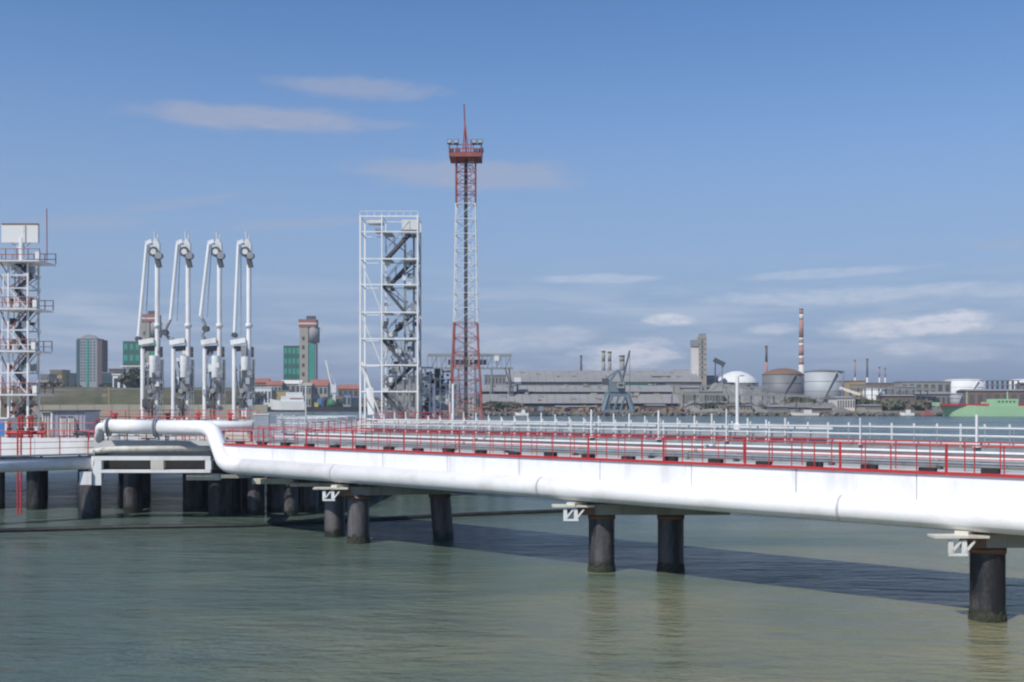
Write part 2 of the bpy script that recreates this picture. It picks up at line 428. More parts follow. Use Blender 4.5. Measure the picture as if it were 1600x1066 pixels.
# ------------------------------------------------------------------ near trestle
P1 = Vector((14.29, 32.7, 0)); DV = Vector((-.766, .643, 0)); NV = Vector((.643, .766, 0)); RZ = math.atan2(DV.y, DV.x)
def T(s, w, z): p = P1 + DV*s + NV*w; return Vector((p.x, p.y, z))
def s_at(px, w):
    k = (px-800)/F; b = P1 + NV*w; return (b.x - k*b.y)/(k*DV.y - DV.x)
def tbox(name, par, m, s0, s1, w0, w1, z0, z1):
    c = T((s0+s1)/2, (w0+w1)/2, (z0+z1)/2); return box(name, par, m, c, (abs(s1-s0), abs(w1-w0), abs(z1-z0)), RZ)
br = thing('trestle_bridge', 'near white steel trestle with red guard rails, running from lower right to the jetty', 'bridge', T(14, 2, 0))
SA, SB = -26.0, 38.0
tbox('deck_slab', br, 'deck_concrete', SA, SB, -.25, 4.8, 4.13, 4.33)
s = SA
while s < SB-.1:
    e = min(s+4.0, SB); j = random.uniform(-.006, .006)
    tbox('girder_panel', br, 'girder_white', s+.012, e-.012, -.33+j, -.262+j, 3.02, 4.31)
    tbox('rear_girder_panel', br, 'girder_white', s+.012, e-.012, 4.81, 4.87, 3.3, 4.31)
    tbox('cross_beam', br, 'cap_concrete', s+1.9, s+2.15, -.24, 4.79, 3.55, 4.125)
    tbox('stiffener', br, 'girder_white', s-.05, s+.05, -.262, -.2, 3.05, 4.12)
    s += 4.0
tbox('girder_flange', br, 'girder_white', SA, SB, -.45, -.1, 2.96, 3.015)
tbox('edge_strip', br, 'red_paint', SA, SB, -.42, -.251, 4.318, 4.40)
s = -20.8; k = 0
while s < SB-.3:
    tbox('kerb_block', br, 'rubber', s, s+.5, -.12, .12, 4.332, 4.50 + .02*(k % 3)); s += 1.86; k += 1
# guard rails
def guard(par, w, s0, s1, step, z0, z1, m='red_paint', r=.022, fat=4, mids=(.52,)):
    s = s0; k = 0
    while s <= s1+.01:
        j = random.uniform(-.04, .04)
        t = .065 if (fat and k % fat == 0) else random.uniform(.026, .034)
        zt2 = z1+(.03 if t > .06 else 0)+random.uniform(-.008, .008)
        bar('rail_post', par, m, T(s+j, w, z0), T(s+j+random.uniform(-.015, .015), w+random.uniform(-.01, .01), zt2), t, t); s += step; k += 1
    q = s0
    while q < s1-.01:
        e = min(q+step*4, s1); a_, b_ = random.uniform(-.012, .012), random.uniform(-.012, .012)
        rod('handrail', par, m, T(q, w, z1), T(e, w, z1+a_*.4), r*1.2, 6)
        for f_ in mids: rod('mid_rail', par, m, T(q, w-.02, lerp(z0, z1, f_)+a_), T(e, w-.02, lerp(z0, z1, f_)+b_), r*.75, 6)
        q = e
guard(br, -.335, -22.4, 37.8, .84, 4.38, 5.22)
guard(br, 1.35, -22.0, 37.4, 1.1, 4.34, 5.26, r=.018, fat=0)
for j, (ww, z, r_, m, lb) in enumerate(((2.1, 4.50, .10, 'grey_steel', 'grey pipe lying nearest behind the red rails of the trestle'), (2.75, 4.66, .075, 'steel_white', 'thin off-white pipe, second behind the red rails of the trestle'),
        (3.5, 4.72, .10, 'dark_steel', 'dark grey pipe, third behind the red rails of the trestle'), (4.2, 4.78, .085, 'steel_white', 'off-white pipe on the far edge of the red-railed trestle'))):
    t_ = thing('deck_pipe', lb, 'pipe', T(10, ww, 4.34), group='pipes on the trestle deck')
    s = -25
    while s < 37.9:
        e = min(s+12.2, 37.9); rod('pipe_length', t_, m, T(s+.02, ww, z), T(e-.02, ww, z), r_, 14); rod('pipe_joint', t_, 'grey_steel', T(e-.06, ww, z), T(e+.06, ww, z), r_*1.45, 14); s = e
    s = -24
    while s < 37.5: tbox('pipe_stand', t_, 'grey_steel' if j % 2 else 'dark_steel', s+j*.3, s+j*.3+.12, ww-.16, ww+.16, 4.332, z-r_+.02); s += 3.72
# piles, caps and pipe brackets: bents stand across the line of sight
def pile(par, x, y, top, r=.5, lean=(0, 0), seg=28, name='pile'):
    return rod(name, par, 'pile_tar', (x+lean[0], y+lean[1], -3), (x, y, top), r, seg)
def pile_set(px, yw, top=2.25):
    D = F*H/(yw-YH); return xt(px, D), D
for k, (px, yw, px2, yw2) in enumerate(((1543, 968, None, None), (940, 892, 1048, 892), (560, 848, 687, 842))):
    x, y = pile_set(px, yw); pile(br, x, y, 2.25)
    if px2: x2, y2 = pile_set(px2, yw2)
    else: x2, y2 = x+2.75, y+.05
    pile(br, x2, y2, 2.25, lean=((.0, .0) if k < 2 else (.45, 0)))
    bar('cap_beam', br, 'cap_concrete', (x-.62, y, 2.42), (x2+2.2, y2, 2.42), 1.1, .40)
    for xx, yy in ((x, y), (x2, y2)):
        rg_ = random.Random(int(xx*97)); nn_ = 40; v_ = []; f_ = []
        for q in range(nn_):
            a_ = 6.28318*q/nn_
            for (dz, dr) in ((-.5, .012), (.0, .04), (.10, .035), (.16+.22*rg_.random(), .004)):
                rr0 = .5+dr+rg_.uniform(0, .014); v_.append((xx+rr0*math.cos(a_), yy+rr0*math.sin(a_), dz))
        for q in range(nn_):
            w_ = (q+1) % nn_
            for e in range(3): f_.append((q*4+e, w_*4+e, w_*4+e+1, q*4+e+1))
        if not (k == 2 and xx == x2): mesh('weed_band', br, 'weed', v_, f_)
        rod('pile_collar', br, 'brown_rust', (xx, yy, 2.02), (xx, yy, 2.2), .53, 28)
    # columns up to the girder, cross beams above the cap
    for q in (x-.1, x+1.2, x2+.2, x2+1.9):
        wq = ((q-P1.x)*NV.x + (y-P1.y)*NV.y)
        if wq > -.05: bb('bearing_block', br, 'cap_concrete', q-.25, q+.25, y-.25, y+.25, 2.62, 3.6)
    # bracket under the pipe
    tx = x-.5
    g = bb('pipe_bracket', br, 'cream_paint', x-1.95, x-.35, y-.95, y-.35, 2.55, 2.62)
    bb('bracket_arm', br, 'brown_rust', x-1.0, x-.3, y-.6, y-.44, 2.22, 2.495)
    for (a, b_) in ((x-1.52, x-1.12), (x-1.12, x-.72)):
        for yy in (y-.85,):
            plate('gusset', br, 'white_paint', [(a, yy, 2.49), (a+.13, yy, 2.49), (a+.16, yy, 2.12), (a, yy, 2.06)], (0, .05, 0))
            bar('gusset_strut', br, 'white_paint', (a+.08, yy, 2.1), (b_-.02, yy, 2.47), .05, .06)
    bar('gusset_chord', br, 'white_paint', (x-1.52, y-.85, 2.06), (x-.95, y-.85, 2.06), .05, .07)
    # saddle carrying the pipe
    s_ = (x-P1.x)*DV.x + (y-P1.y)*DV.y
    tbox('pipe_saddle', br, 'cream_paint', s_+.2, s_+.6, -1.15, -.4, 2.58, 2.72)

# main pipe on the front of the trestle, up the riser and along the jetty
mp = thing('main_pipeline', 'thick white pipeline along the front of the trestle, bending up to the jetty', 'pipe', T(14, -.8, 2.6))
zs = lambda s: lerp(2.99, 3.30, (s+26)/64)
PR = .42
c0 = T(37.25, -.8, 3.30)
tube('pipe_run', mp, 'pipe_white', [T(-26, -.8, zs(-26)), T(35.6, -.8, zs(35.6))], PR, 32)
tube('riser_bend', mp, 'pipe_white', [T(35.6, -.8, zs(35.6)), c0, Vector((xt(331.5, 59.2), 59.2, 5.14)), Vector((xt(246, 61.5), 61.5, 5.13))], PR, 28, rad=.85)
tube('upper_run', mp, 'pipe_white', [Vector((xt(244, 61.5), 61.5, 5.13)), Vector((xt(166, 62.2), 62.2, 5.18))], .41, 28)
for px in (246.5, 243, 170):
    yy = 61.5 if px > 200 else 62.15; x = xt(px, yy); rod('flange', mp, 'galvanised', (x-.05, yy, 5.14), (x+.05, yy, 5.14), .56, 28)
for q in (-20, -8, 4.2, 16.4, 28.6):
    p = T(q, -.8, zs(q)); rod('weld_band', mp, 'pipe_white', p-DV*.04, p+DV*.04, PR+.008, 32)
tube('branch_pipe', mp, 'pipe_white', [at(166, 667, 62.2), at(156, 667, 62.3), Vector((xt(153, 62.4), 62.7, 4.37))], .26, 16, rad=.4)

bp_ = thing('jetty_pipe', 'thinner white pipe behind the riser, ending at the grey mesh fence', 'pipe', at(320, 672, 62))
tube('pipe_run', bp_, 'pipe_white', [at(252, 664, 62.9), at(396, 665.5, 62.3)], .26, 20)
for px in (262, 310, 350, 388): bar('pipe_leg', bp_, 'steel_white', at(px, 668, 62.6), (xt(px, 62.6), 62.6, 4.36), .14)

# ------------------------------------------------------------------ far trestle with grey rails
w2 = 20.0
b2 = thing('service_trestle', 'pale grey service trestle with white railing beyond the near red-railed trestle', 'bridge', T(20, w2+1, 0))
tbox('deck_slab', b2, 'shed_grey', -34, 50, w2, w2+2.4, 4.16, 4.36)
tbox('side_beam', b2, 'grey_steel', -34, 50, w2-.08, w2-.003, 4.05, 4.33)
tbox('side_beam', b2, 'grey_steel', -34, 50, w2+2.403, w2+2.48, 4.05, 4.33)
s = -33.2; k = 0
while s < 50:
    bar('rail_post', b2, 'galvanised' if k % 3 else 'steel_white', T(s, w2-.04, 4.36), T(s, w2-.04, 5.46), .045 if k % 3 else .075, .05); s += 1.12; k += 1
s = -32.7
while s < 50:
    bar('rear_rail_post', b2, 'grey_steel', T(s, w2+2.44, 4.36), T(s, w2+2.44, 5.34), .05, .05); s += 2.24
s = -33.2
while s < 50:
    bar('post_cap', b2, 'white_paint', T(s, w2-.045, 5.33), T(s, w2-.045, 5.50), .07, .08)
    if s > 16: bar('tall_post', b2, 'white_paint', T(s+.3, w2+.2, 4.36), T(s+.3, w2+.2, 5.75+.15*math.sin(s)), .075, .075)
    s += 1.12
for k in range(16):
    tbox('cable_tray', b2, 'galvanised', 14+k*2.2, 16.1+k*2.2, w2+.3, w2+.36, 4.62, 5.02); tbox('cable_tray', b2, 'steel_white', 14+k*2.2, 16.1+k*2.2, w2+.9, w2+.96, 5.1, 5.22)
for (z, r, m, ww) in ((5.30, .036, 'white_paint', -.04), (4.93, .036, 'white_paint', -.04), (4.66, .03, 'dark_steel', -.04), (5.32, .022, 'grey_steel', 2.44), (4.8, .03, 'grey_steel', 2.44)):
    rod('handrail', b2, m, T(-34, w2+ww, z), T(50, w2+ww, z), r, 6)
for px in (687, 1048, 1543):
    for ww in (w2+.4, w2+2.0):
        q = s_at(px, ww); p = T(q, ww, 0); pile(b2, p.x, p.y, 3.7, .36, seg=20)
    q = s_at(px, w2+1.2); tbox('cap_beam', b2, 'cap_concrete', q-.4, q+.4, w2-.1, w2+2.5, 3.7, 4.15)
for j, (ww, z, r) in enumerate(((w2-.4, 3.98, .12), (w2-.75, 3.98, .09), (w2+.6, 4.50, .09))):
    t_ = thing('service_pipe', ('white service pipe slung lowest along the front of the far service trestle', 'narrow white pipe slung outermost on the far service trestle', 'white pipe lying on the deck of the far service trestle')[j], 'pipe', T(10, ww, z-r), group='pipes of the service trestle')
    rod('pipe_run', t_, 'galvanised' if j == 2 else 'steel_white', T(-34, ww, z), T(50, ww, z), r, 12)
    s = -32
    while s < 50:
        tbox('pipe_hanger', t_, 'grey_steel', s, s+.08, ww-.1, ww+.1, z-r-.05 if j < 2 else 4.362, z-r+.01); s += 5.6

def lamp_post(px, ytop, w, lab, r=.045, head=True, base=0.0, cat='lamp post'):
    s = s_at(px, w); p = T(s, w, 4.37); zt_ = H + (YH-ytop)*p.y/F
    t = thing('lamp_post', lab, cat, p, group='posts along the service trestle')
    rod('base_flange', t, 'white_paint', p, p+Vector((0, 0, .06)), r*3.2, 12)
    rod('pole', t, 'white_paint', p+Vector((0, 0, .06)), (p.x, p.y, zt_), r, 10)
    if base: rod('pedestal', t, 'white_paint', (p.x, p.y, 4.42), (p.x, p.y, 4.42+base), r*2.0, 10)
    if head:
        bar('lamp_arm', t, 'white_paint', (p.x, p.y, zt_), (p.x+.18, p.y, zt_+.03), .04)
        box('lamp_head', t, 'galvanised', (p.x+.26, p.y, zt_+.03), (.26, .12, .07))
lamp_post(924, 640, w2-.16, 'short white post on the far service trestle, left of the blue-grey harbour crane', .06, False)
lamp_post(1029, 641, w2-.16, 'short white post on the far service trestle, right of the blue-grey harbour crane', .055, False)
lamp_post(1135, 639, w2-.16, 'thin white post on the far service trestle just left of the tall stout white post', .04, False)
lamp_post(1344, 653, w2-.16, 'thin white post on the far trestle, between the steel tank and the green ship', .035, False)
lamp_post(1526, 648, w2-.16, 'short stout white post on the far trestle in front of the green ship', .06, False)
lamp_post(1152, 588, w2+2.2, 'tallest stout white post rising in front of the white dome', .1, True, .9)
lamp_post(708, 600, w2+2.2, 'white pole just left of the red and white mast foot', .09, True, .6)

# ------------------------------------------------------------------ jetty platform
jp = thing('jetty_platform', 'broad concrete jetty head on dark piles carrying the arms and towers', 'jetty', (-20, 80, 0))
poly = [(-47, 67), (-24.6, 64.6), (-24.6, 62.6), (-16.2, 61.7), (-11.6, 62), (-10.6, 80), (-3.5, 92), (.5, 108), (.5, 118), (-10, 120), (-40, 106), (-50, 90)]
prism('deck_slab', jp, 'deck_concrete', poly, 3.85, 4.35)
def edge_panels(a, b, z0, z1, m, step=4, th=.1, name='fascia_panel'):
    a, b = Vector((*a, 0)), Vector((*b, 0)); d = (b-a); n = max(1, round(d.length/step)); u = d/n; nn = Vector((d.y, -d.x, 0)).normalized()
    for i in range(n):
        p, q = a+u*i+nn*.06+u.normalized()*.015, a+u*(i+1)+nn*.06-u.normalized()*.015
        bar(name, jp, m, (p.x, p.y, (z0+z1)/2), (q.x, q.y, (z0+z1)/2), th, z1-z0)
edge_panels((-47, 67), (-24.75, 64.6), 3.3, 4.42, 'white_paint')
edge_panels((-10.55, 80), (-3.5, 92), 3.5, 4.42, 'girder_white')
# open front frame between the two front piles, D ~ 61
yf = 60.5
def fr(px0, px1, py0, py1, y=yf, d=.35, name='frame_member', m='cream_paint'):
    return bb(name, jp, m, xt(px0, y), xt(px1, y), y-d/2, y+d/2, zt(py1, y), zt(py0, y))
fr(146, 330, 713, 719, name='top_chord', m='white_paint')
fr(160, 330, 734, 738.5, name='bottom_chord', m='white_paint')
fr(147, 160, 719.2, 758, name='frame_post', m='white_paint')
fr(237, 257, 719.2, 733.8, name='frame_post'); fr(322, 331, 719.2, 733.8, name='frame_post', m='girder_white')
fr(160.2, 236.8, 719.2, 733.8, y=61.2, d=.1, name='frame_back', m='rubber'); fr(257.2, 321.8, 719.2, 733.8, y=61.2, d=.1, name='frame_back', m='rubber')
tube('fender_pipe', jp, 'cream_paint', [at(140, 707, 60.9), at(172, 702, 61.1), at(330, 701, 61.1)], .17, 14, rad=.8)
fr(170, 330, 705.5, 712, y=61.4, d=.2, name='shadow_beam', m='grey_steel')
fr(128, 146.5, 737, 757, y=60.5, d=.7, name='pile_pedestal', m='white_paint')
fr(293, 345, 741, 750, y=61.2, d=.5, name='cap_beam', m='cream_paint')
fr(395, 452, 748, 756, y=58.8, d=.4, name='cap_beam', m='cream_paint'); fr(454, 532, 755, 760, y=56.5, d=.4, name='cap_beam', m='cream_paint')
fr(346, 394, 742, 747, y=60.5, d=.3, name='cap_beam', m='cap_concrete')
# piles below
def inside(x, y):
    c = False; n = len(poly)
    for i in range(n):
        (x1, y1), (x2_, y2_) = poly[i], poly[(i+1) % n]
        if (y1 > y) != (y2_ > y) and x < (x2_-x1)*(y-y1)/(y2_-y1)+x1: c = not c
    return c
for (px, yw, top, r) in ((140, 808, 2.0, .62), (340, 806, 2.6, .52), (55, 796, 3.3, .5), (-6, 795, 3.3, .5), (523, 838, 2.2, .5), (208, 801, 3.6, .55),
                         (366, 801, 3.6, .45), (296, 797, 3.6, .4), (318, 792, 3.6, .4), (400, 803, 3.6, .5), (430, 800, 3.6, .5), (455, 806, 3.6, .4), (484, 800, 3.6, .5)):
    D = F*H/(yw-YH); x = xt(px, D); pile(jp, x, D, top, r, seg=24)
y = 74
rows_ = 0
while y < 118:
    x = -46 + (rows_ % 2)*2
    while x < 1:
        ppx = 800+1700*x/y
        if any(a_ < ppx < b_ for a_, b_ in ((-40, 44), (66, 120), (152, 190), (226, 274), (364, 372))): x += 3.5; continue
        if inside(x, y) and inside(x-.6, y-.6) and inside(x+.6, y+.6): pile(jp, x, y, 3.85, .42, seg=12)
        x += 3.5
    y += 6.6; rows_ += 1
for yy in (66.5, 74, 81.5, 89, 96.5, 104): bb('under_beam', jp, 'cap_concrete', -37.5 if yy > 70 else -31, -11.8 if yy < 92 else -4.5, yy-.4, yy+.4, 3.1, 3.845)
bb('lower_walkway', jp, 'cap_concrete', -19.5, -12.2, 63.5, 66, 2.4, 3.05)
# guard rails on the jetty
def rail3(par, a, b, z0, h, step=1.5, m='red_paint', r=.022, mids=(.5,)):
    a, b = Vector((*a, z0)), Vector((*b, z0)); d = b-a; n = max(1, round(d.length/step)); u = d/n; up = Vector((0, 0, h))
    for i in range(n+1): bar('rail_post', par, m, a+u*i, a+u*i+up, .05)
    rod('handrail', par, m, a+up, b+up, r*1.2, 6)
    for q in mids: rod('mid_rail', par, m, a+up*q, b+up*q, r, 6)
rail3(jp, (-46, 67.1), (-24.9, 64.8), 4.36, .95)
rail3(jp, (-24.4, 62.75), (-16.4, 61.95), 4.36, .5, 1.2)
rail3(jp, (-11.7, 62.4), (-10.7, 79.8), 4.36, 1.0, 1.8)
rail3(jp, (-10.4, 80.4), (-3.6, 92.0), 4.36, 1.0, 1.6)
rail3(jp, (-34, 79.5), (-19.5, 79.5), 4.36, 1.15, 1.2)
# red-framed opening beside the riser
bar('gate_frame', jp, 'red_paint', at(346, 674, 60.2), at(394, 674, 60.2), .07, .08)
bar('gate_frame', jp, 'red_paint', at(346, 690, 60.2), at(394, 690, 60.2), .07, .06)
bar('gate_post', jp, 'red_paint', at(393, 674, 60.3), at(393, 690, 60.3), .12); bar('gate_post', jp, 'red_paint', at(347, 674, 60.3), at(347, 690, 60.3), .1)
bar('gate_panel', jp, 'cream_paint', at(352, 683, 60.6), at(389, 683, 60.6), .05, .3)

# grey mesh fence
fn = thing('mesh_fence', 'grey wire mesh fence beside the end of the red guard rail', 'fence', (-14, 61, 4.35))
a = Vector((xt(398, 62.3), 62.3, 4.36)); b = Vector((xt(556, 79.5), 79.5, 4.36)); n = 9; u = (b-a)/n
def meshpanel(p, q, h, par):
    m_ = MB(); d = q-p; ln = d.length; k = int(ln/.13)
    for i in range(k+1): m_.bar(p+d*(i/k), p+d*(i/k)+Vector((0, 0, h)), .022)
    for j in range(int(h/.16)+1): m_.bar(p+Vector((0, 0, j*.16)), q+Vector((0, 0, j*.16)), .018)
    m_.out('mesh_panel', par, 'galvanised')
for i in range(n+1):
    bar('fence_post', fn, 'steel_white', a+u*i, a+u*i+Vector((0, 0, 1.62-.07*i)), .08)
    if i < n: meshpanel(a+u*i+Vector((0, 0, .05)), a+u*(i+1)+Vector((0, 0, .05)), 1.5-.07*i, fn)
sg = thing('notice_board', 'plain grey metal cabinet at the near end of the mesh fence', 'cabinet', (xt(403, 61.6), 61.6, 4.35))
box('cabinet_body', sg, 'galvanised', (xt(409, 61.6), 61.6, 5.1), (.85, .3, 1.45)); box('cabinet_cap', sg, 'steel_white', (xt(409, 61.6), 61.6, 5.86), (.92, .36, .06))
rail3_fence = thing('inner_railing', 'grey double railing across the jetty behind the mesh fence', 'railing', (-13, 70, 4.35))
for yy in (66.0, 70.0, 74, 78.5):
    a_ = Vector((xt(432, yy), yy, 4.36)); b_ = Vector((-11.2, yy, 4.36))
    nn = 7
    for i in range(nn+1): bar('rail_post', rail3_fence, 'galvanised', a_.lerp(b_, i/nn), a_.lerp(b_, i/nn)+Vector((0, 0, 1.25)), .06)
    for z in (.5, .9, 1.2): rod('handrail', rail3_fence, 'galvanised', a_+Vector((0, 0, z)), b_+Vector((0, 0, z)), .03, 6)

# ------------------------------------------------------------------ left walkway with pipe
UL = Vector((-.79, -.613, 0)); A0 = Vector((xt(134, 60.6), 60.6, 0)); NL = Vector((-.613, .79, 0))
lw = thing('left_walkway', 'narrow walkway with thin red rails above the white pipe at the left edge', 'walkway', A0+UL*4)
def LP(s, w, z): p = A0+UL*s+NL*w; return Vector((p.x, p.y, z))
bar('deck_plate', lw, 'grey_steel', LP(-.3, 0, 3.66), LP(15, 0, 3.66), .9, .07)
for i in range(11):
    q = i*1.5; bar('rail_post', lw, 'red_paint', LP(q, -.42, 3.7), LP(q, -.42, 4.72), .045)
for z in (4.72, 4.38, 4.05): rod('handrail', lw, 'red_paint', LP(-.3, -.42, z), LP(15, -.42, z), .018, 6)
for i in range(8): bar('pipe_hanger', lw, 'dark_steel', LP(i*2+.4, -.2, 3.2), LP(i*2+.4, -.2, 3.62), .1)
lp = thing('left_pipeline', 'thick white pipe leaving the frame at the left edge', 'pipe', LP(6, 0, 2.8))
tube('pipe_run', lp, 'pipe_white', [LP(-.2, -.1, 3.2), LP(15, -.1, 3.2)], .38, 28)
rod('end_flange', lp, 'white_paint', LP(-.3, -.1, 3.2), LP(-.18, -.1, 3.2), .48, 24)
bar('valve_stem', lp, 'white_paint', LP(-.35, -.2, 2.5), LP(-.35, -.2, 3.9), .12)
ld = thing('red_ladder', 'thin red ladder dropping from the left walkway to the water', 'ladder', (xt(30, 60.5), 60.5, 0))
for px in (27.5, 33): bar('stile', ld, 'red_paint', (xt(px, 60.5), 60.5, .3), (xt(px, 60.5), 60.5, 4.9), .07)
for i in range(15): bar('rung', ld, 'red_paint', (xt(27.5, 60.5), 60.5, .5+i*.3), (xt(33, 60.5), 60.5, .5+i*.3), .03)

# ------------------------------------------------------------------ floating boom
bm_ = [(-60, 838), (0, 832), (90, 829.5), (200, 826.5), (300, 825), (380, 824), (480, 819), (560, 815.5), (640, 811), (740, 806), (820, 803), (900, 800), (1000, 795)]
pts = []
for (px, py) in bm_:
    D = F*H/(py-YH); pts.append(Vector((xt(px, D), D, .08)))
tag(tube('floating_boom', None, 'boom_black', pts, .13, 8), 'long black floating oil boom on the water between the piles', 'boom')

# ------------------------------------------------------------------ loading arms
def loading_arm(px, lab, kind=0):
    D = 85.0; x0 = xt(px, D)                          # px: tall column
    X = lambda p: xt(px+p, D)
    t = thing('loading_arm', lab, 'loading arm', (x0, D, 5.2), group='marine loading arms in a row')
    zz = lambda py: zt(py, D)
    rod('riser_column', t, 'white_paint', (x0-1.15, D, 5.2), (x0-1.15, D, zz(545)), .165, 16)
    rod('base_plate', t, 'grey_steel', (x0-1.15, D, 5.2), (x0-1.15, D, 5.3), .34, 16)
    rod('column_foot', t, 'white_paint', (x0-.05, D, 5.2), (x0-.05, D, zz(612)), .13, 12)
    rod('valve_body', t, 'grey_steel', (x0-.12, D, zz(612)), (x0-.12, D, zz(590)), .36, 14)
    rod('swivel_drum', t, 'steel_white', (x0-.25, D-.1, zz(590)), (x0-.25, D-.1, zz(556)), .34, 14)
    rod('inboard_arm', t, 'white_paint', (x0, D, zz(590)), (x0+.0, D, zz(414)), .185, 18)
    rod('arm_sleeve', t, 'steel_white', (x0, D, zz(512)), (x0, D, zz(506)), .27, 16)
    # mid head with counterweight
    bar('cross_head', t, 'white_paint', (X(-27), D-.1, zz(536)), (X(-4), D-.1, zz(532)), .55, .38)
    bar('counterweight', t, 'dark_steel', (X(-24), D+.3, zz(545)), (X(-5), D+.3, zz(544)), .5, .4)
    box('pulley_block', t, 'dark_steel', (X(2), D+.2, zz(550)), (.35, .5, .8))
    # apex: sheaves, hood and spike
    rod('apex_sheave', t, 'dark_steel', (X(-5), D-.2, zz(394)), (X(-5), D+.2, zz(394)), .40, 18); rod('apex_sheave', t, 'grey_steel', (X(3), D-.3, zz(400)), (X(3), D+.2, zz(400)), .27, 14)
    rod('apex_sheave', t, 'steel_white', (X(-5), D-.26, zz(394)), (X(-5), D-.21, zz(394)), .22, 14)
    plate('apex_hood', t, 'steel_white', [(X(-11), D, zz(387)), (X(-8), D, zz(380)), (X(-4), D, zz(374)), (X(0), D, zz(374)), (X(4), D, zz(382)), (X(4), D, zz(394)), (X(-2), D, zz(386))], (0, .3, 0))
    rod('spike', t, 'steel_white', (X(-4), D, zz(374)), (X(-4.5), D, zz(362)), .06, 6)
    rod('spike', t, 'steel_white', (X(0), D, zz(374)), (X(1), D, zz(366)), .045, 6)
    bar('apex_link', t, 'dark_steel', (X(-2), D, zz(396)), (X(3), D, zz(418)), .34, .4)
    bar('hose_elbow', t, 'white_paint', (X(-17), D-.1, zz(381)), (X(-8), D-.1, zz(377)), .28, .3)
    # outboard arm hanging to the left
    bot = {0: (X(-29), zz(528)), 1: (X(-27), zz(500)), 2: (X(-29), zz(494)), 3: (X(-22), zz(522))}[kind]
    rod('outboard_arm', t, 'white_paint', (X(-16), D-.1, zz(382)), (bot[0], D-.1, bot[1]), .135, 12)
    rod('tie_cable', t, 'grey_steel', (X(-13), D+.1, zz(384)), (bot[0]+.45, D+.1, bot[1]-.1), .03, 6)
    if kind in (1, 2):
        s_ = 1 if kind == 1 else -1
        q = [(bot[0], D-.1, bot[1]), (bot[0]-.28*s_, D-.1, bot[1]-.5), (bot[0]-.42*s_, D-.1, bot[1]-1.0), (bot[0]-.1*s_, D-.1, bot[1]-1.5), (X(-22), D-.1, zz(530))]
        tube('coupler_hook', t, 'grey_steel', q, .12, 8, rad=.4)
        rod('coupler_flange', t, 'dark_steel', (bot[0]-.42*s_, D-.4, bot[1]-1.0), (bot[0]-.42*s_, D+.2, bot[1]-1.0), .24, 12)
    else:
        rod('coupler_flange', t, 'dark_steel', (bot[0], D-.35, bot[1]-.1), (bot[0], D+.2, bot[1]-.1), .2, 12)
    # ladder and service pipes on the column
    l_ = MB()
    for dx in (-.18, .18): l_.bar((x0+.42+dx*.5, D-.3, 5.3), (x0+.42+dx*.5, D-.3, zz(560)), .035)
    for i in range(14): l_.bar((x0+.33, D-.3, 5.5+i*.38), (x0+.51, D-.3, 5.5+i*.38), .03)
    l_.out('service_ladder', t, 'grey_steel')
    for (dx, z0, z1, m, r) in ((-.75, 5.2, zz(570), 'grey_steel', .06), (-.5, 5.3, zz(600), 'dark_steel', .09), (.3, zz(615), zz(562), 'grey_steel', .11)):
        rod('service_pipe', t, m, (x0+dx, D+.25, z0), (x0+dx, D+.25, z1), r, 8)
    for z in (zz(640), zz(622), zz(604), zz(578)):
        bar('tie_bracket', t, 'grey_steel', (x0-1.15, D+.05, z), (x0+.3, D+.05, z+random.uniform(-.15, .15)), .09, .14)
    bar('strut', t, 'grey_steel', (x0-.9, D, zz(645)), (x0+.1, D, zz(600)), .08)
    box('control_box', t, 'dark_steel', (x0-.45, D-.4, zz(632)), (.4, .3, .6))
    rr = random.Random(px)
    for i in range(16):
        cpx = rr.uniform(-24, 6); cpy = rr.uniform(548, 645); w_ = rr.uniform(.12, .42)
        box('fitting', t, rr.choice(['dark_steel', 'grey_steel', 'galvanised', 'steel_white', 'dark_steel']), (X(cpx), D+rr.uniform(-.4, .5), zz(cpy)), (w_, w_*.8, w_*rr.uniform(.6, 2)))
    for i in range(6):
        a0 = Vector((X(rr.uniform(-22, 4)), D+rr.uniform(-.3, .4), zz(rr.uniform(548, 600)))); rod('hydraulic_line', t, rr.choice(['dark_steel', 'grey_steel']), a0, a0+Vector((rr.uniform(-.5, .5), 0, -rr.uniform(1, 2.6))), rr.uniform(.03, .06), 6)
    for i in range(4): rod('valve_wheel', t, ('dark_steel', 'grey_steel')[i % 2], (X(-15+6*i), D-.5, zz(625-14*i)), (X(-15+6*i), D-.45, zz(625-14*i)), .19, 12)
plinth = bb('arm_plinth', jp, 'deck_concrete', xt(160, 84), xt(404, 84), 83.6, 87.5, 4.352, 5.195)
rail3(jp, (xt(150, 83.7), 83.7), (xt(404, 83.7), 83.7), 5.196, .75, 1.1, mids=(.3, .6))
loading_arm(246, 'leftmost of the four white loading arms, its outboard arm straight down to the cross head', 0)
loading_arm(294, 'second loading arm from the left, its outboard arm ending in a hook bent leftwards', 1)
loading_arm(343, 'third loading arm from the left, its thin outboard arm ending in a hook bent rightwards', 2)
loading_arm(389, 'rightmost of the four white loading arms, beside the gap before the stair tower', 3)
for i, px in enumerate((180, 262, 310, 360)):         # red hydrants on the arm plinth
    x = xt(px, 83.2)
    t = thing('hydrant', ('red hydrant alone left of the first loading arm', 'red hydrant between the first and second loading arm', 'red hydrant between the second and third loading arm', 'red hydrant between the third and fourth loading arm')[i], 'hydrant', (x, 83.2, 4.35), group='red hydrants before the loading arms')
    rod('hydrant_body', t, 'red_paint', (x, 83.2, 4.36), (x, 83.2, 5.6), .12, 12); box('hydrant_head', t, 'red_paint', (x, 83.2, 5.66), (.4, .22, .16)); rod('outlet', t, 'red_paint', (x, 82.9, 5.4), (x, 83.2, 5.4), .1, 8)

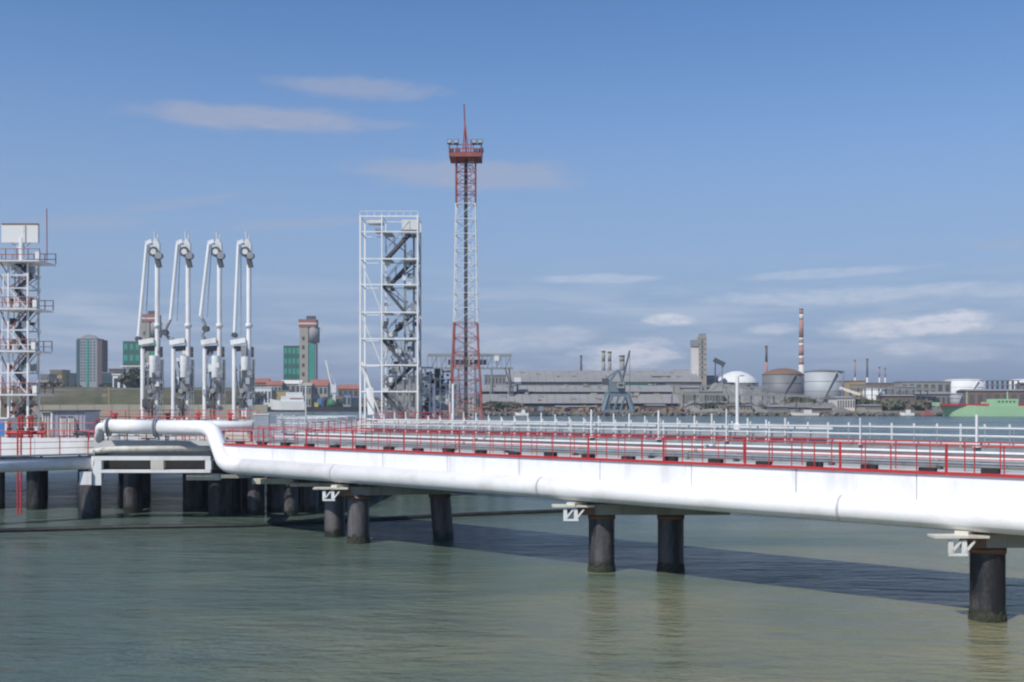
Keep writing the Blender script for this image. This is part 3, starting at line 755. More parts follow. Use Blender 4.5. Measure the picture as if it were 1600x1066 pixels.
# ------------------------------------------------------------------ stair tower
st_ = thing('stair_tower', 'tall white open-frame gangway tower with zigzag dark stairs', 'tower', (xt(610, 90), 91, 4.35))
D1, D2 = 89.4, 92.2
XS = [564.5, 598, 653.5]
lev = [340, 364, 406, 446, 489, 530, 571, 612, 655]
zl = [zt(v_, 90) for v_ in lev]
for px in XS:
    for D in (D1, D2):
        bar('tower_post', st_, 'white_paint', (xt(px, 90), D, 4.36), (xt(px, 90), D, zl[0]+.1), .135 if px != 598 else .10)
for px in (631, 645): bar('inner_post', st_, 'grey_steel', (xt(px, 90), 91.0, 4.36), (xt(px, 90), 91.0, zl[1]), .16)
for i, z in enumerate(zl):
    for D in (D1, D2):
        bar('cross_member', st_, 'white_paint', (xt(XS[0], 90), D, z), (xt(XS[2], 90), D, z), .08, .10 if D == D1 else .06)
    for px in XS: bar('side_member', st_, 'white_paint', (xt(px, 90), D1, z), (xt(px, 90), D2, z), .08, .09)
    if 0 < i < 8:
        bb('landing', st_, 'grey_steel', xt(598, 90), xt(613, 90), D1+.2, D2-.2, z-.06, z); bb('landing', st_, 'grey_steel', xt(632, 90), xt(651, 90), D1+.2, D2-.2, z-.12, z-.061)
xa, xb = xt(603, 90), xt(641, 90)
for i in range(1, 8):
    z1, z0 = zl[i], zl[i+1]; zm = (z0+z1)/2
    up = i in (1, 2, 4, 6)
    yy = D1+.75 if i % 2 else D2-.75
    p, q = ((xa, yy, z0), (xb, yy, z1)) if up else ((xb-.4, yy, z0), (xa-.3, yy, z1))
    p, q = Vector(p), Vector(q)
    for dy in (-.4, .4):
        bar('stair_stringer', st_, 'dark_steel', p+Vector((0, dy, 0)), q+Vector((0, dy, 0)), .06, .24)
        rod('stair_rail', st_, 'grey_steel', p+Vector((0, dy, .95)), q+Vector((0, dy, .95)), .03, 6)
        for k in range(4): rod('baluster', st_, 'grey_steel', p.lerp(q, k/3)+Vector((0, dy, 0)), p.lerp(q, k/3)+Vector((0, dy, .95)), .022, 6)
    for k in range(9):
        c = p.lerp(q, (k+.5)/9); box('tread', st_, 'dark_steel', c, (.26, .78, .04))
# frame diagonals
for (i, j, a_, b_) in ((2, 4, 564.5, 598), (4, 6, 564.5, 598), (6, 8, 564.5, 598)):
    bar('diagonal', st_, 'steel_white', (xt(a_, 90), D1, zl[i]), (xt(b_, 90), D1, zl[j]), .09)
for i in range(1, 8):
    a_, b_ = (598, 653.5) if i % 2 else (653.5, 598)
    bar('diagonal', st_, 'grey_steel', (xt(a_, 90), D2, zl[i]), (xt(b_, 90), D2, zl[i+1]), .09)
    bar('diagonal', st_, 'grey_steel', (xt(653.5, 90), D1, zl[i]), (xt(653.5, 90), D2, zl[i+1]), .08)
# top handrail with uprights
for k in range(9): bar('top_upright', st_, 'steel_white', (xt(lerp(564, 654, k/8), 90), D1, zl[0]), (xt(lerp(564, 654, k/8), 90), D1, zl[0]+.42), .05)
bar('top_rail', st_, 'steel_white', (xt(564, 90), D1, zl[0]+.42), (xt(654, 90), D1, zl[0]+.42), .05)
for k, (px, py, w_, h_, m) in enumerate(((585, 345, 24, 5, 'steel_white'), (640, 350, 26, 16, 'steel_white'), (590, 358, 10, 6, 'grey_steel'))):
    bb('top_housing', st_, m, xt(px-w_/2, 90), xt(px+w_/2, 90), 90.4, 91.6, zt(py+h_/2, 90), zt(py-h_/2, 90))
# machinery in the lower bays
for k in range(64):
    px = random.uniform(600, 651); py = random.uniform(500, 650) if k % 3 else random.uniform(400, 560)
    s_ = random.uniform(.15, .55)
    (box('machine_box', st_, random.choice(['grey_steel', 'steel_white', 'dark_steel', 'steel_white']), at(px, py, random.uniform(90, 91.8)), (s_, s_*.8, s_*random.uniform(.5, 1.3))))
for k in range(26):
    p = at(random.uniform(602, 648), random.uniform(500, 630), 90.6); q = p+Vector((random.uniform(-.5, .5), random.uniform(-.3, .3), -random.uniform(.8, 1.8)))
    rod('hose', st_, random.choice(['grey_steel', 'steel_white', 'galvanised']), p, q, random.uniform(.03, .07), 8)
bb('tower_plinth', jp, 'deck_concrete', xt(552, 90), xt(702, 90), 88.6, 93, 4.352, 4.95)
rail3(jp, (xt(588, 88.7), 88.7), (xt(706, 88.7), 88.7), 4.951, .8, 1.0, mids=(.33, .66))

er = thing('equipment_rack', 'low cluttered grey and white pipe rack between the stair tower and the red mast', 'pipe rack', (xt(680, 93), 93.6, 4.35))
for px in (657, 672, 688, 703):
    for dy in (0, 1.4): bar('rack_post', er, 'steel_white', (xt(px, 93), 92.9+dy, 4.36), (xt(px, 93), 92.9+dy, zt(572 + (px-657)*.5, 93)), .1)
for py in (574, 592, 610, 628): 
    for dy in (0, 1.4): bar('rack_beam', er, 'galvanised', (xt(657, 93), 92.9+dy, zt(py, 93)), (xt(703 if py > 590 else 676, 93), 92.9+dy, zt(py, 93)), .08)
rr = random.Random(77)
for k in range(70):
    w_ = rr.uniform(.12, .5); box('rack_item', er, rr.choice(['grey_steel', 'steel_white', 'galvanised', 'dark_steel', 'galvanised', 'brown_rust']), at(rr.uniform(656, 703), rr.uniform(578, 650), rr.uniform(93, 94.2)), (w_, w_, w_*rr.uniform(.4, 1.6)))
rod('vent_pipe', er, 'white_paint', at(678, 600, 92.6), (xt(678, 92.6), 92.6, 4.36), .12, 10)
# folded gangway struts left of the tower
gw = thing('folded_gangway', 'white folded gangway boom leaning inside the left bay of the stair tower', 'gangway', at(584, 655, 90.9))
bar('boom_beam', gw, 'white_paint', at(566, 566, 90.9), at(580, 612, 90.9), .22, .3); bar('boom_root', gw, 'white_paint', at(578, 606, 90.9), at(581, 648, 90.9), .6, .5)

# ------------------------------------------------------------------ red and white mast
ms = thing('lighting_mast', 'tall lattice mast in red and white bands with a floodlight platform and spire', 'mast', (xt(728, 110), 110, 4.35))
DM = 110.0; cx = xt(728, DM)
prof = [(660, 26), (600, 22.5), (560, 20), (505, 18), (320, 15), (250, 15)]   # row, half width in photo pixels
def hwid(py):
    for (a, b), (c, d) in zip(prof, prof[1:]):
        if c <= py <= a: return lerp(b, d, (a-py)/(a-c))*DM/F
    return 16*DM/F
rows_m = [660, 638, 616, 594, 572, 550, 528, 505, 482, 459, 436, 413, 390, 367, 344, 320, 302, 284, 266, 250]
for a, b in zip(rows_m, rows_m[1:]):
    m = 'steel_white' if 505 >= a > 320 else 'mast_red'
    z0 = zt(a, DM) if a != 660 else 4.36; z1 = zt(b, DM); h0, h1 = hwid(a), hwid(b)
    cn0 = [(cx+sx*h0, DM+sy*h0, z0) for sx, sy in ((-1, -1), (1, -1), (1, 1), (-1, 1))]
    cn1 = [(cx+sx*h1, DM+sy*h1, z1) for sx, sy in ((-1, -1), (1, -1), (1, 1), (-1, 1))]
    for i in range(4):
        j = (i+1) % 4
        bar('mast_leg', ms, m, cn0[i], cn1[i], .16 if a > 505 else .12)
        bar('girt', ms, m, cn1[i], cn1[j], .06)
        bar('brace', ms, m, cn0[i], cn1[j], .05)
        if m != 'steel_white': bar('brace', ms, m, cn0[j], cn1[i], .05)
bar('cable_ladder', ms, 'dark_steel', (cx, DM, 4.4), (cx, DM, zt(250, DM)), .34, .12)
l_ = MB()
for dx in (-.2, .2): l_.bar((cx+.55+dx, DM-.8, 4.4), (cx+.55+dx, DM-.8, zt(250, DM)), .05)
for i in range(66): l_.bar((cx+.35, DM-.8, 4.7+i*.4), (cx+.75, DM-.8, 4.7+i*.4), .04)
l_.out('ladder', ms, 'steel_white')
zp = zt(247, DM)
box('platform', ms, 'mast_red', (cx, DM, zp), (50*DM/F, 50*DM/F, .4))
for py_ in (236, 242):
    q = 25*DM/F; z = zt(py_-4, DM)
    for (a_, b_) in (((-q, -q), (q, -q)), ((q, -q), (q, q)), ((q, q), (-q, q)), ((-q, q), (-q, -q))): bar('platform_rail', ms, 'mast_red', (cx+a_[0], DM+a_[1], z), (cx+b_[0], DM+b_[1], z), .07)
for i in range(5):
    for sy in (-1, 1): bar('platform_post', ms, 'mast_red', (cx+(-1+i*.5)*1.6, DM+sy*1.6, zp+.2), (cx+(-1+i*.5)*1.6, DM+sy*1.6, zt(226, DM)), .08)
for i, px in enumerate((704, 714, 742, 751)):
    x = xt(px, DM)
    f_ = box('floodlight', ms, 'dark_steel', (x, DM-1.75, zt(228, DM)), (.5, .35, .42)); box('lens', f_, 'galvanised', (x, DM-1.94, zt(228, DM)), (.4, .03, .32))
    f_ = box('floodlight', ms, 'dark_steel', (x, DM+1.75, zt(229, DM)), (.5, .35, .42))
h_ = 5*DM/F
for sx, sy in ((-1, -1), (1, -1), (0, 1)): bar('spire_leg', ms, 'mast_red', (cx+sx*h_, DM+sy*h_, zp+.2), (cx-.1, DM, zt(190, DM)), .12)
for k in range(5): 
    z = lerp(zp, zt(195, DM), (k+.5)/5); w_ = h_*(1-(k+.5)/5.4)
    bar('spire_tie', ms, 'mast_red', (cx-w_, DM-w_, z), (cx+w_, DM-w_, z), .07)
rod('spire', ms, 'mast_red', (cx-.1, DM, zt(200, DM)), (cx-.2, DM, zt(163, DM)), .07, 8)
rod('side_antenna', ms, 'mast_red', (cx+.5, DM, zp), (cx+.5, DM, zt(218, DM)), .05, 6)

# ------------------------------------------------------------------ left tower with the white panel on top
rt = thing('radar_tower', 'stepped white and red lattice tower with a white rectangular radar panel on top', 'tower', (xt(36, 75), 75.5, 4.35))
DR = 75.0; LX, RX, LLX = xt(21, DR), xt(51, DR), xt(4, DR)
for px, py0 in ((21, 411), (51, 411), (7, 430)):
    for dy in (-.75, .95): bar('tower_leg', rt, 'white_paint', (xt(px, DR), DR+dy, 4.36), (xt(px if px != 7 else 14, DR), DR+dy, zt(py0, DR)), .12 if px != 7 else .07)
plats = [(411, -12, 74), (485, 4, 70), (550, 2, 68), (617, 4, 70)]
for k, (py, a_, b_) in enumerate(plats):
    z = zt(py, DR); bb('platform', rt, 'steel_white', xt(a_, DR), xt(b_, DR), DR-1.3, DR+1.4, z-.06, z+.04)
    for D in (DR-1.28, DR+1.38):
        n = 5
        for i in range(n+1): bar('rail_post', rt, 'mast_red', (xt(lerp(a_, b_, i/n), DR), D, z+.09), (xt(lerp(a_, b_, i/n), DR), D, z+.82), .05)
        for q in (.42, .80): rod('handrail', rt, ('mast_red' if k != 2 else 'steel_white') if q == .42 else 'mast_red', (xt(a_, DR), D, z+q), (xt(b_, DR), D, z+q), .028, 6)
    box('side_lamp', rt, 'white_wall', (xt(b_-3, DR), DR-1.2, z+.35), (.28, .25, .5))
lv = [411, 432, 452, 485, 517, 550, 583, 617, 655]
for i, (a_, b_) in enumerate(zip(lv, lv[1:])):
    z0, z1 = max(zt(b_, DR), 4.36), zt(a_, DR)
    for D in (DR-.75, DR+.95):
        bar('girt', rt, 'steel_white', (xt(10, DR), D, z1), (RX, D, z1), .09)
        x0_, x1_ = (LX, RX) if i % 2 else (RX, LX)
        bar('brace', rt, 'mast_red' if (i % 2 == 0) == (D > DR) else 'steel_white', (x0_, D, z0), (x1_, D, z1), .075)
    bar('brace', rt, 'mast_red', (LX, DR-.75, z0), (xt(8, DR), DR-.75, z1), .06); bar('brace', rt, 'grey_steel', (xt(8, DR), DR+.95, z0), (LX, DR+.95, z1), .06); bar('brace', rt, 'mast_red', (RX, DR+.95, z0), (LX, DR+.95, z1), .05)
    for q in range(5): rod('stair_baluster', rt, 'grey_steel', (lerp(xt(24, DR), xt(48, DR), q/4), DR-.1, lerp(z0, z1, q/4 if i % 2 else 1-q/4)), (lerp(xt(24, DR), xt(48, DR), q/4), DR-.1, lerp(z0, z1, q/4 if i % 2 else 1-q/4)+.9), .025, 6)
    bar('outrigger', rt, 'steel_white', (RX, DR, z0), (xt(64, DR), DR, z1), .05)
    x0_, x1_ = (xt(24, DR), xt(48, DR)) if i % 2 else (xt(48, DR), xt(24, DR))
    bar('stair_flight', rt, 'dark_steel', (x0_, DR+.2, z0), (x1_, DR+.2, z1), .5, .14)
for k in range(60):
    box('equipment_box', rt, random.choice(['dark_steel', 'grey_steel', 'mast_red', 'steel_white', 'dark_steel']), at(random.uniform(6, 56), random.choice([424, 474, 480, 506, 540, 575, 606, 635, 645, 655])+random.uniform(-6, 2), DR+random.uniform(-.5, .7)), (random.uniform(.1, .4), .25, random.uniform(.12, .45)))
rod('radar_post', rt, 'white_paint', at(34, 409, DR), at(34, 372, DR), .18, 14)
box('radar_panel', rt, 'white_wall', at(32, 365.5, DR), (57*DR/F, .25, 28*DR/F))
bar('panel_frame', rt, 'brown_rust', at(4, 350.6, DR), at(60, 350.6, DR), .3, .09)
bar('panel_rib', rt, 'steel_white', at(38, 352, DR-.16), at(38, 379, DR-.16), .16, .06)
for px in (18, 48): bar('panel_bracket', rt, 'steel_white', at(px, 380, DR+.1), at(34, 390, DR), .07)
rod('whip_antenna', rt, 'mast_red', at(73.5, 408, DR), at(73, 326, DR), .035, 6)

# ------------------------------------------------------------------ cabin and jetty clutter
cb = thing('cabin', 'small grey metal cabin with two tall pale windows at the foot of the left tower', 'cabin', (xt(100, 68), 69.2, 4.35))
DC = 68.0
bb('wall', cb, 'cabin_grey', xt(80, DC), xt(133, DC), DC, DC+2.4, 4.36, zt(643.5, DC))
bb('side_bay', cb, 'shed_pale', xt(64, DC), xt(79.6, DC), DC+.1, DC+2.3, 4.36, zt(645, DC))
bb('roof', cb, 'dark_steel', xt(63, DC), xt(134.5, DC), DC-.15, DC+2.5, zt(643.2, DC), zt(641, DC))
for px in (66, 70, 74): bb('wall_rib', cb, 'steel_white', xt(px, DC), xt(px+1.2, DC), DC+.04, DC+.097, 4.4, zt(647, DC))
bb('corner_post', cb, 'white_wall', xt(80, DC), xt(82.6, DC), DC-.08, DC-.003, 4.38, zt(644, DC))
for a_, b_ in ((95, 104), (107, 116)):
    f_ = bb('window_frame', cb, 'white_wall', xt(a_, DC), xt(b_, DC), DC-.08, DC-.003, zt(680, DC), zt(652, DC))
    bb('pane', f_, 'shed_pale', xt(a_+1.6, DC), xt(b_-1.6, DC), DC-.11, DC-.083, zt(678, DC), zt(655, DC)); bb('blind', f_, 'dark_steel', xt(a_, DC), xt(b_, DC), DC-.14, DC-.112, zt(652.5, DC), zt(650.5, DC))
for i in range(8):
    px = 84+i*6.3
    if not (93 < px < 117): bb('wall_rib', cb, 'cabin_grey', xt(px, DC), xt(px+1, DC), DC-.04, DC-.003, 4.4, zt(645, DC))
rail3(jp, (xt(60, 67.2), 67.2), (xt(140, 67.2), 67.2), 4.36, .5, .9)
kb = thing('blue_cabinet', 'white framed booth with a blue window at the very left edge of the jetty', 'booth', (xt(2, 67), 67.5, 4.35))
bb('booth_wall', kb, 'steel_white', xt(-14, 67), xt(11, 67), 67, 68.4, 4.36, zt(655, 67)); bb('booth_window', kb, 'blue_paint', xt(-10, 67), xt(6.5, 67), 66.96, 66.997, zt(681, 67), zt(659, 67))
bb('booth_roof', kb, 'white_wall', xt(-16, 67), xt(13, 67), 66.9, 68.5, zt(654.8, 67), zt(652.8, 67))
def manifold(px, D, lab, m='red_paint', n=3, seed=1):
    rnd = random.Random(seed); x = xt(px, D)
    t = thing('valve_manifold', lab, 'valves', (x, D, 4.35), group='valve sets on the jetty')
    rod('header_pipe', t, m, (x-.8, D, 4.7), (x+.8, D, 4.7), .12, 12)
    for i in range(n):
        xx = x-.6+i*1.2/max(1, n-1); h = rnd.uniform(.5, 1.0)
        rod('valve_stem', t, m, (xx, D, 4.37), (xx, D, 4.7+h), .07, 10); rod('hand_wheel', t, 'mast_red', (xx, D-.03, 4.72+h), (xx, D+.03, 4.72+h), .13, 14)
        rod('valve_bonnet', t, 'dark_steel', (xx, D, 4.8), (xx, D, 5.0), .14, 12)
manifold(30, 65.8, 'red valve set standing below the left tower', 'red_paint', 3, 1)
manifold(50, 66.2, 'red valve set just right of the first, under the tower foot', 'red_paint', 3, 2)
manifold(136, 65.4, 'dark and red valve set right of the grey cabin', 'dark_steel', 2, 3)
manifold(178, 63.9, 'pale valve set under the upper pipe near its left end', 'cream_paint', 3, 4)
manifold(232, 63.6, 'red topped valve set below the pipe flange', 'cream_paint', 3, 5)
manifold(290, 63.9, 'pale valve set under the upper pipe close to the riser', 'cream_paint', 4, 6)
ck = thing('white_locker', 'small white locker with a dark base below the upper pipe', 'locker', at(209, 690, 63.2))
bb('locker_body', ck, 'white_wall', xt(196, 60.8), xt(222, 60.8), 63.0, 63.6, zt(686, 60.8), zt(682-7, 60.8)); bb('locker_base', ck, 'dark_steel', xt(198, 60.8), xt(220, 60.8), 63.1, 63.5, 4.42, zt(686.2, 60.8))
bt_ = thing('white_bollard_tank', 'rounded white drum lying left of the riser on the jetty', 'tank', at(170, 690, 62))
tube('drum', bt_, 'pipe_white', [at(150, 682, 63.8), at(186, 682, 63.8)], .24, 18)
for px in (156, 180): bar('drum_leg', bt_, 'brown_rust', at(px, 686, 63.8), (xt(px, 63.8), 63.8, 4.36), .12)

# ------------------------------------------------------------------ background: generic builders
def shell(name, label, cat, px, D, group=None, z=None):
    return thing(name, label, cat, (xt(px, D), D, height(px, D, D-shore(px)) if z is None else z), group=group)
def gz(px, D): return height(px, D, max(0, D-shore(px))) - .6
def building(px0, px1, py0, D, lab, wall='shed_grey', roof='roof_grey', depth=18, name='building', cat='building', rows=0, cols=0, ridge=0, win='glass_dark', par=None, group=None):
    x0, x1 = xt(px0, D), xt(px1, D); g = min(gz(px0, D), gz(px1, D), gz(px0, D+depth)); zt_ = zt(py0, D)
    t = par or thing(name, lab, cat, ((x0+x1)/2, D+depth/2, g), group=group)
    bb('wall', t, wall, x0, x1, D, D+depth, g, zt_)
    if ridge:
        zr = zt(py0-ridge, D); e = .6
        v_ = [(x0-e, D-e, zt_+.05), (x1+e, D-e, zt_+.05), (x1+e, D+depth+e, zt_+.05), (x0-e, D+depth+e, zt_+.05), (x0-e, D+depth*.5, zr), (x1+e, D+depth*.5, zr)]
        mesh('roof', t, roof, v_, [(0, 1, 5, 4), (2, 3, 4, 5), (0, 4, 3), (1, 2, 5), (0, 3, 2, 1)])
    else: bb('roof', t, roof, x0-.4, x1+.4, D-.4, D+depth+.4, zt_+.003, zt_+.6)
    if rows:
        hh = zt_-max(g, 2.2)
        for r in range(rows):
            for c in range(cols):
                wx = (x1-x0)/cols; cxw = x0+wx*(c+.5); cz = max(g, 2.2)+hh*(r+.55)/rows
                bb('window', t, win, cxw-wx*.3, cxw+wx*.3, D-.06, D-.003, cz-hh/rows*.27, cz+hh/rows*.27)
    return t
def tank(px0, px1, py0, D, lab, m='tank_steel', dome=0, name='storage_tank', cat='tank', topm=None, base=None):
    cx_ = xt((px0+px1)/2, D); r = (px1-px0)/2*D/F; g = gz((px0+px1)/2, D) if base is None else base; z1 = zt(py0, D)
    t = thing(name, lab, cat, (cx_, D+r, g))
    lathe('tank_shell', t, m, (cx_, D+r, 0), [(r, g), (r, z1)], 40)
    dz = dome*D/F
    lathe('tank_roof', t, topm or m, (cx_, D+r, 0), [(r+.25, z1+.003), (r+.25, z1+.25), (r*.8, z1+.25+dz*.45), (r*.5, z1+.25+dz*.8), (r*.2, z1+.25+dz*.97), (.05, z1+.25+dz)], 40)
    a = R(-125)
    n = 6
    for k in range(n):
        t0, t1 = a+k*.16, a+(k+1)*.16; q0, q1 = lerp(max(g, 2), z1, k/n), lerp(max(g, 2), z1, (k+1)/n)
        bar('stair_flight', t, m, (cx_+(r+.5)*math.cos(t0), D+r+(r+.5)*math.sin(t0), q0), (cx_+(r+.5)*math.cos(t1), D+r+(r+.5)*math.sin(t1), q1), .8, .35)
    for k in range(3): z = lerp(max(g, 2), z1, (k+1)/4); lathe('wind_girder', t, m, (cx_, D+r, 0), [(r+.02, z), (r+.16, z), (r+.16, z+.25), (r+.02, z+.25)], 40, cap=False)
    return t
def chimney(px, py0, py1, w0, w1, D, lab, bands, group=None):
    x = xt(px, D); g = gz(px, D); t = thing('chimney', lab, 'chimney', (x, D, g), group=group)
    rows_ = [(g, bands[0][1])]
    zb = g
    rr = lambda z: lerp(w0, w1, max(0, min(1, (z-g)/(zt(py0, D)-g))))*.5*D/F
    for (py, m) in bands:
        z = zt(py, D); lathe('shaft_band', t, m, (x, D, 0), [(rr(zb), zb+.002), (rr(z), z)], 16); zb = z
    lathe('rim', t, 'chimney_dark', (x, D, 0), [(rr(zb)+.25, zb-.8), (rr(zb)+.25, zb+.3)], 16)
    return t

# towers on the left and middle skyline
def grain_tower(px, D, dy, lab):                      # px: left edge; dy shifts rows
    X = lambda p: xt(px+p, D); Z = lambda y_: zt(y_+dy, D); g = gz(px, D)
    t = thing('elevator_tower', lab, 'tower', (X(14), D+6, g), group='concrete towers with red tops')
    bb('shaft', t, 'beige_concrete', X(1), X(14.5), D, D+10, g, Z(511)); bb('stair_shaft', t, 'teal_clad', X(14.6), X(24), D+.6, D+9, g, Z(535.3))
    bb('shaft_edge', t, 'grey_concrete', X(24.1), X(26.5), D+1, D+9, g, Z(535.3))
    lathe('upper_drum', t, 'grey_concrete', (X(21.5), D+5, 0), [(9.5*D/F, Z(535)), (9.5*D/F, Z(511))], 24)
    bb('red_band', t, 'brick_red', X(-.5), X(27), D-.5, D+10.5, Z(510.8), Z(499)); bb('pale_band', t, 'chimney_white', X(-1), X(27.5), D-.8, D+10.8, Z(507), Z(504.5))
    bb('roof_room', t, 'dark_steel', X(11), X(24), D+2, D+8, Z(498.9), Z(493.5)); rod('antenna', t, 'white_wall', (X(33), D+3, Z(530)), (X(33), D+3, Z(505)), .35, 6)
    bar('antenna_bracket', t, 'grey_steel', (X(27), D+3, Z(529)), (X(33), D+3, Z(529)), .3)
    for k in range(5): bb('window', t, 'glass_dark', X(5), X(9), D-.06, D-.003, Z(588-k*14), Z(582-k*14))
grain_tower(467, 960, 0, 'beige concrete tower with red top and teal stair shaft, left of the white jib crane')
grain_tower(219, 960, -8, 'beige concrete tower with red top seen behind the leftmost loading arm')
building(443, 469, 541, 975, 'dark green clad block joined to the left of the red-topped tower', 'dark_green_clad', 'shed_grey', 14, cols=4, rows=6, win='teal_clad')
building(192, 219, 534, 975, 'dark green clad block left of the first loading arm', 'dark_green_clad', 'shed_grey', 14, cols=3, rows=5, win='teal_clad')
hb = building(121, 152, 530, 900, 'tall grey high-rise with green glass strips and a pointed roof', 'block_grey', 'grey_concrete', 14, name='high_rise', ridge=0)
D = 900
g = gz(130, D)
for a_, b_, m in ((119.5, 124, 'tower_glass'), (135, 138.5, 'teal_clad'), (152.05, 160, 'chimney_dark')): bb('glass_strip', hb, m, xt(a_, D), xt(b_, D), D-.5, D+12, g, zt(531, D))
plate('roof_gable', hb, 'block_grey', [(xt(124, D), D+3, zt(529, D)), (xt(152, D), D+3, zt(529, D)), (xt(146, D), D+3, zt(524.5, D)), (xt(138, D), D+3, zt(522.5, D)), (xt(130, D), D+3, zt(525, D))], (0, 5, 0))
for r in range(14):
    for a_, b_ in ((126, 129), (130.5, 133.5), (140.5, 143.5), (146, 149)): bb('window', hb, 'tower_glass', xt(a_, D), xt(b_, D), D-.07, D-.003, zt(596-r*4.6, D), zt(593.4-r*4.6, D))
building(60, 76, 586, 760, 'low pale block at the far left, right of the radar tower', 'shed_pale', depth=14, rows=3, cols=4)
building(78, 97, 579, 780, 'yellowish apartment block left of the grey high-rise', 'ochre_wall', 'shed_grey', 14, rows=4, cols=5)
building(97, 108, 584, 790, 'narrow pale block between the apartment block and dark cypress tree', 'shed_pale', 'teal_clad', 14, rows=3, cols=3)
building(160, 178, 583, 820, 'low teal-grey building just right of the high-rise', 'tower_glass', 'roof_grey', 14, rows=2, cols=4, win='glass_dark')
building(170, 194, 577, 850, 'low dark building between the high-rise and the dark green block', 'chimney_dark', 'roof_grey', 12)
wb = building(176, 232, 586, 560, 'low white modern building with stepped roofs on the grassy bank', 'white_wall', 'white_wall', 18, rows=1, cols=6)
bb('upper_storey', wb, 'white_wall', xt(196, 560), xt(228, 560), 561, 572, zt(584, 560), zt(573, 560)); bb('eaves', wb, 'white_wall', xt(188, 560), xt(232, 560), 559, 574, zt(573, 560)+.003, zt(571.5, 560)); bb('window_band', wb, 'glass_dark', xt(200, 560), xt(224, 560), 560.9, 560.99, zt(582, 560), zt(577, 560))
# wall and pole on the left bank
lwall = thing('boundary_wall', 'long low cream wall running along the foot of the grassy bank', 'wall', (xt(150, 322), 322, 2))
for k in range(14):
    p0_ = 40+k*27; bb('wall_panel', lwall, 'beige_concrete', xt(p0_, 322), xt(p0_+26.7, 322), 321.8, 322.2, 1.5, zt(632.5+.3*math.sin(k), 322))
    bb('wall_post', lwall, 'beige_concrete', xt(p0_+26.7, 322), xt(p0_+27, 322), 321.7, 322.3, 1.5, zt(631.5, 322))
yp = thing('yellow_pole', 'thin yellow pole standing on the grassy bank', 'pole', (xt(171, 340), 340, 2)); rod('pole', yp, 'ochre_wall', (xt(171, 340), 340, 2), (xt(171, 340), 340, zt(606, 340)), .25, 8); box('pole_cap', yp, 'ochre_wall', (xt(171, 340), 340, zt(605.6, 340)), (.6, .6, .3))

# middle: houses, ship, crane
D0 = 905
hs = [(396, 418, 592, 'tile_roof', 'brown_wall', 'brown roofed house just right of the rightmost loading arm', 5),
      (416, 440, 596, 'tile_roof', 'shed_pale', 'cream house with a rust roof left of the dark green block', 5),
      (438, 470, 594, 'chimney_white', 'shed_pale', 'pale flat-fronted house below the dark green block', 4),
      (468, 486, 597, 'shed_pale', 'beige_concrete', 'beige house at the foot of the red-topped tower', 3),
      (484, 512, 597, 'brick_red', 'shed_pale', 'cream house with a broad brick-red roof right of the red-topped tower', 8),
      (528, 560, 602, 'tile_roof', 'brown_wall', 'long brown house between the white jib crane and the stair tower', 5)]
for (a_, b_, py, rf, wl, lb, rg) in hs:
    building(a_, b_, py+6, D0+random.uniform(-12, 12), lb, wl, rf, 12, name='house', cat='house', ridge=rg+2, rows=2, cols=4)
building(396, 424, 606, 878, 'low white shed at the water edge right of the loading arms', 'white_wall', 'white_wall', 8, name='shed', cat='shed', rows=1, cols=5)
building(426, 452, 611, 882, 'low ochre shed behind the white ship', 'ochre_wall', 'roof_grey', 8, name='shed', cat='shed')
building(536, 548, 617, 872, 'small pale blue kiosk on the quay left of the stair tower', 'block_grey', 'blue_paint', 6, name='kiosk', cat='kiosk', rows=1, cols=2)
building(549, 562, 622, 870, 'small dark blue hut on the quay touching the stair tower', 'glass_dark', 'blue_paint', 6, name='hut', cat='hut')
c_ = thing('shipping_container', 'blue container standing on the quay beside the green tarpaulin', 'container', at(502, 640, 868)); bb('container_body', c_, 'blue_paint', xt(496, 868), xt(506, 868), 868, 872, 3.6, zt(623, 868)); bb('container_door', c_, 'dark_steel', xt(502, 868), xt(506, 868), 867.9, 867.99, 3.8, zt(624, 868))
c_ = thing('yellow_crate', 'bright yellow crate on the quay below the blue container', 'crate', at(496, 641, 866)); bb('crate_body', c_, 'yellow_paint', xt(492, 866), xt(498, 866), 864, 866.5, 3.6, zt(630, 866)); bb('crate_lid', c_, 'yellow_paint', xt(491.5, 866), xt(498.5, 866), 863.8, 866.7, zt(629.9, 866), zt(629, 866))
tp = thing('tarpaulin_heap', 'rounded heap under a dark green tarpaulin beside the blue container', 'heap', at(519, 640, 868))
lathe('tarpaulin', tp, 'tarp_green', (xt(519, 868), 870, 0), [(5.2, 3.4), (5.1, 6), (4, 9), (2.2, 10.8), (.1, 11.4)], 20)
# jib cranes
def jib_crane(px, py_top, px_b, py_b, py_base, D, lab, s=1):
    t = thing('jib_crane', lab, 'crane', (xt(px_b, D), D, 3)); X = lambda p: xt(p, D); Z = lambda y_: zt(y_, D)
    for dy in (-1.2, 1.2): bar('jib_chord', t, 'white_wall', (X(px_b-3), D+dy, Z(py_b)), (X(px), D, Z(py_top)), 1.2*s)
    for k in range(6):
        u = k/6; bar('jib_lacing', t, 'white_wall', (lerp(X(px_b-3), X(px), u), D-1.2*(1-u), lerp(Z(py_b), Z(py_top), u)), (lerp(X(px_b-3), X(px), u+.1), D+1.2*(1-u), lerp(Z(py_b), Z(py_top), u+.1)), .4)
    bb('crane_house', t, 'white_wall', X(px_b-4*s), X(px_b+4*s), D-2, D+2, Z(py_b+8), Z(py_b-5)); bb('pedestal', t, 'steel_white', X(px_b-2*s), X(px_b+3*s), D-1.5, D+1.5, 2.5, Z(py_b+8))
    bar('tie_rod', t, 'white_wall', (X(px_b+3), D, Z(py_b-5)), (lerp(X(px_b), X(px), .6), D, lerp(Z(py_b), Z(py_top), .6)), .3)
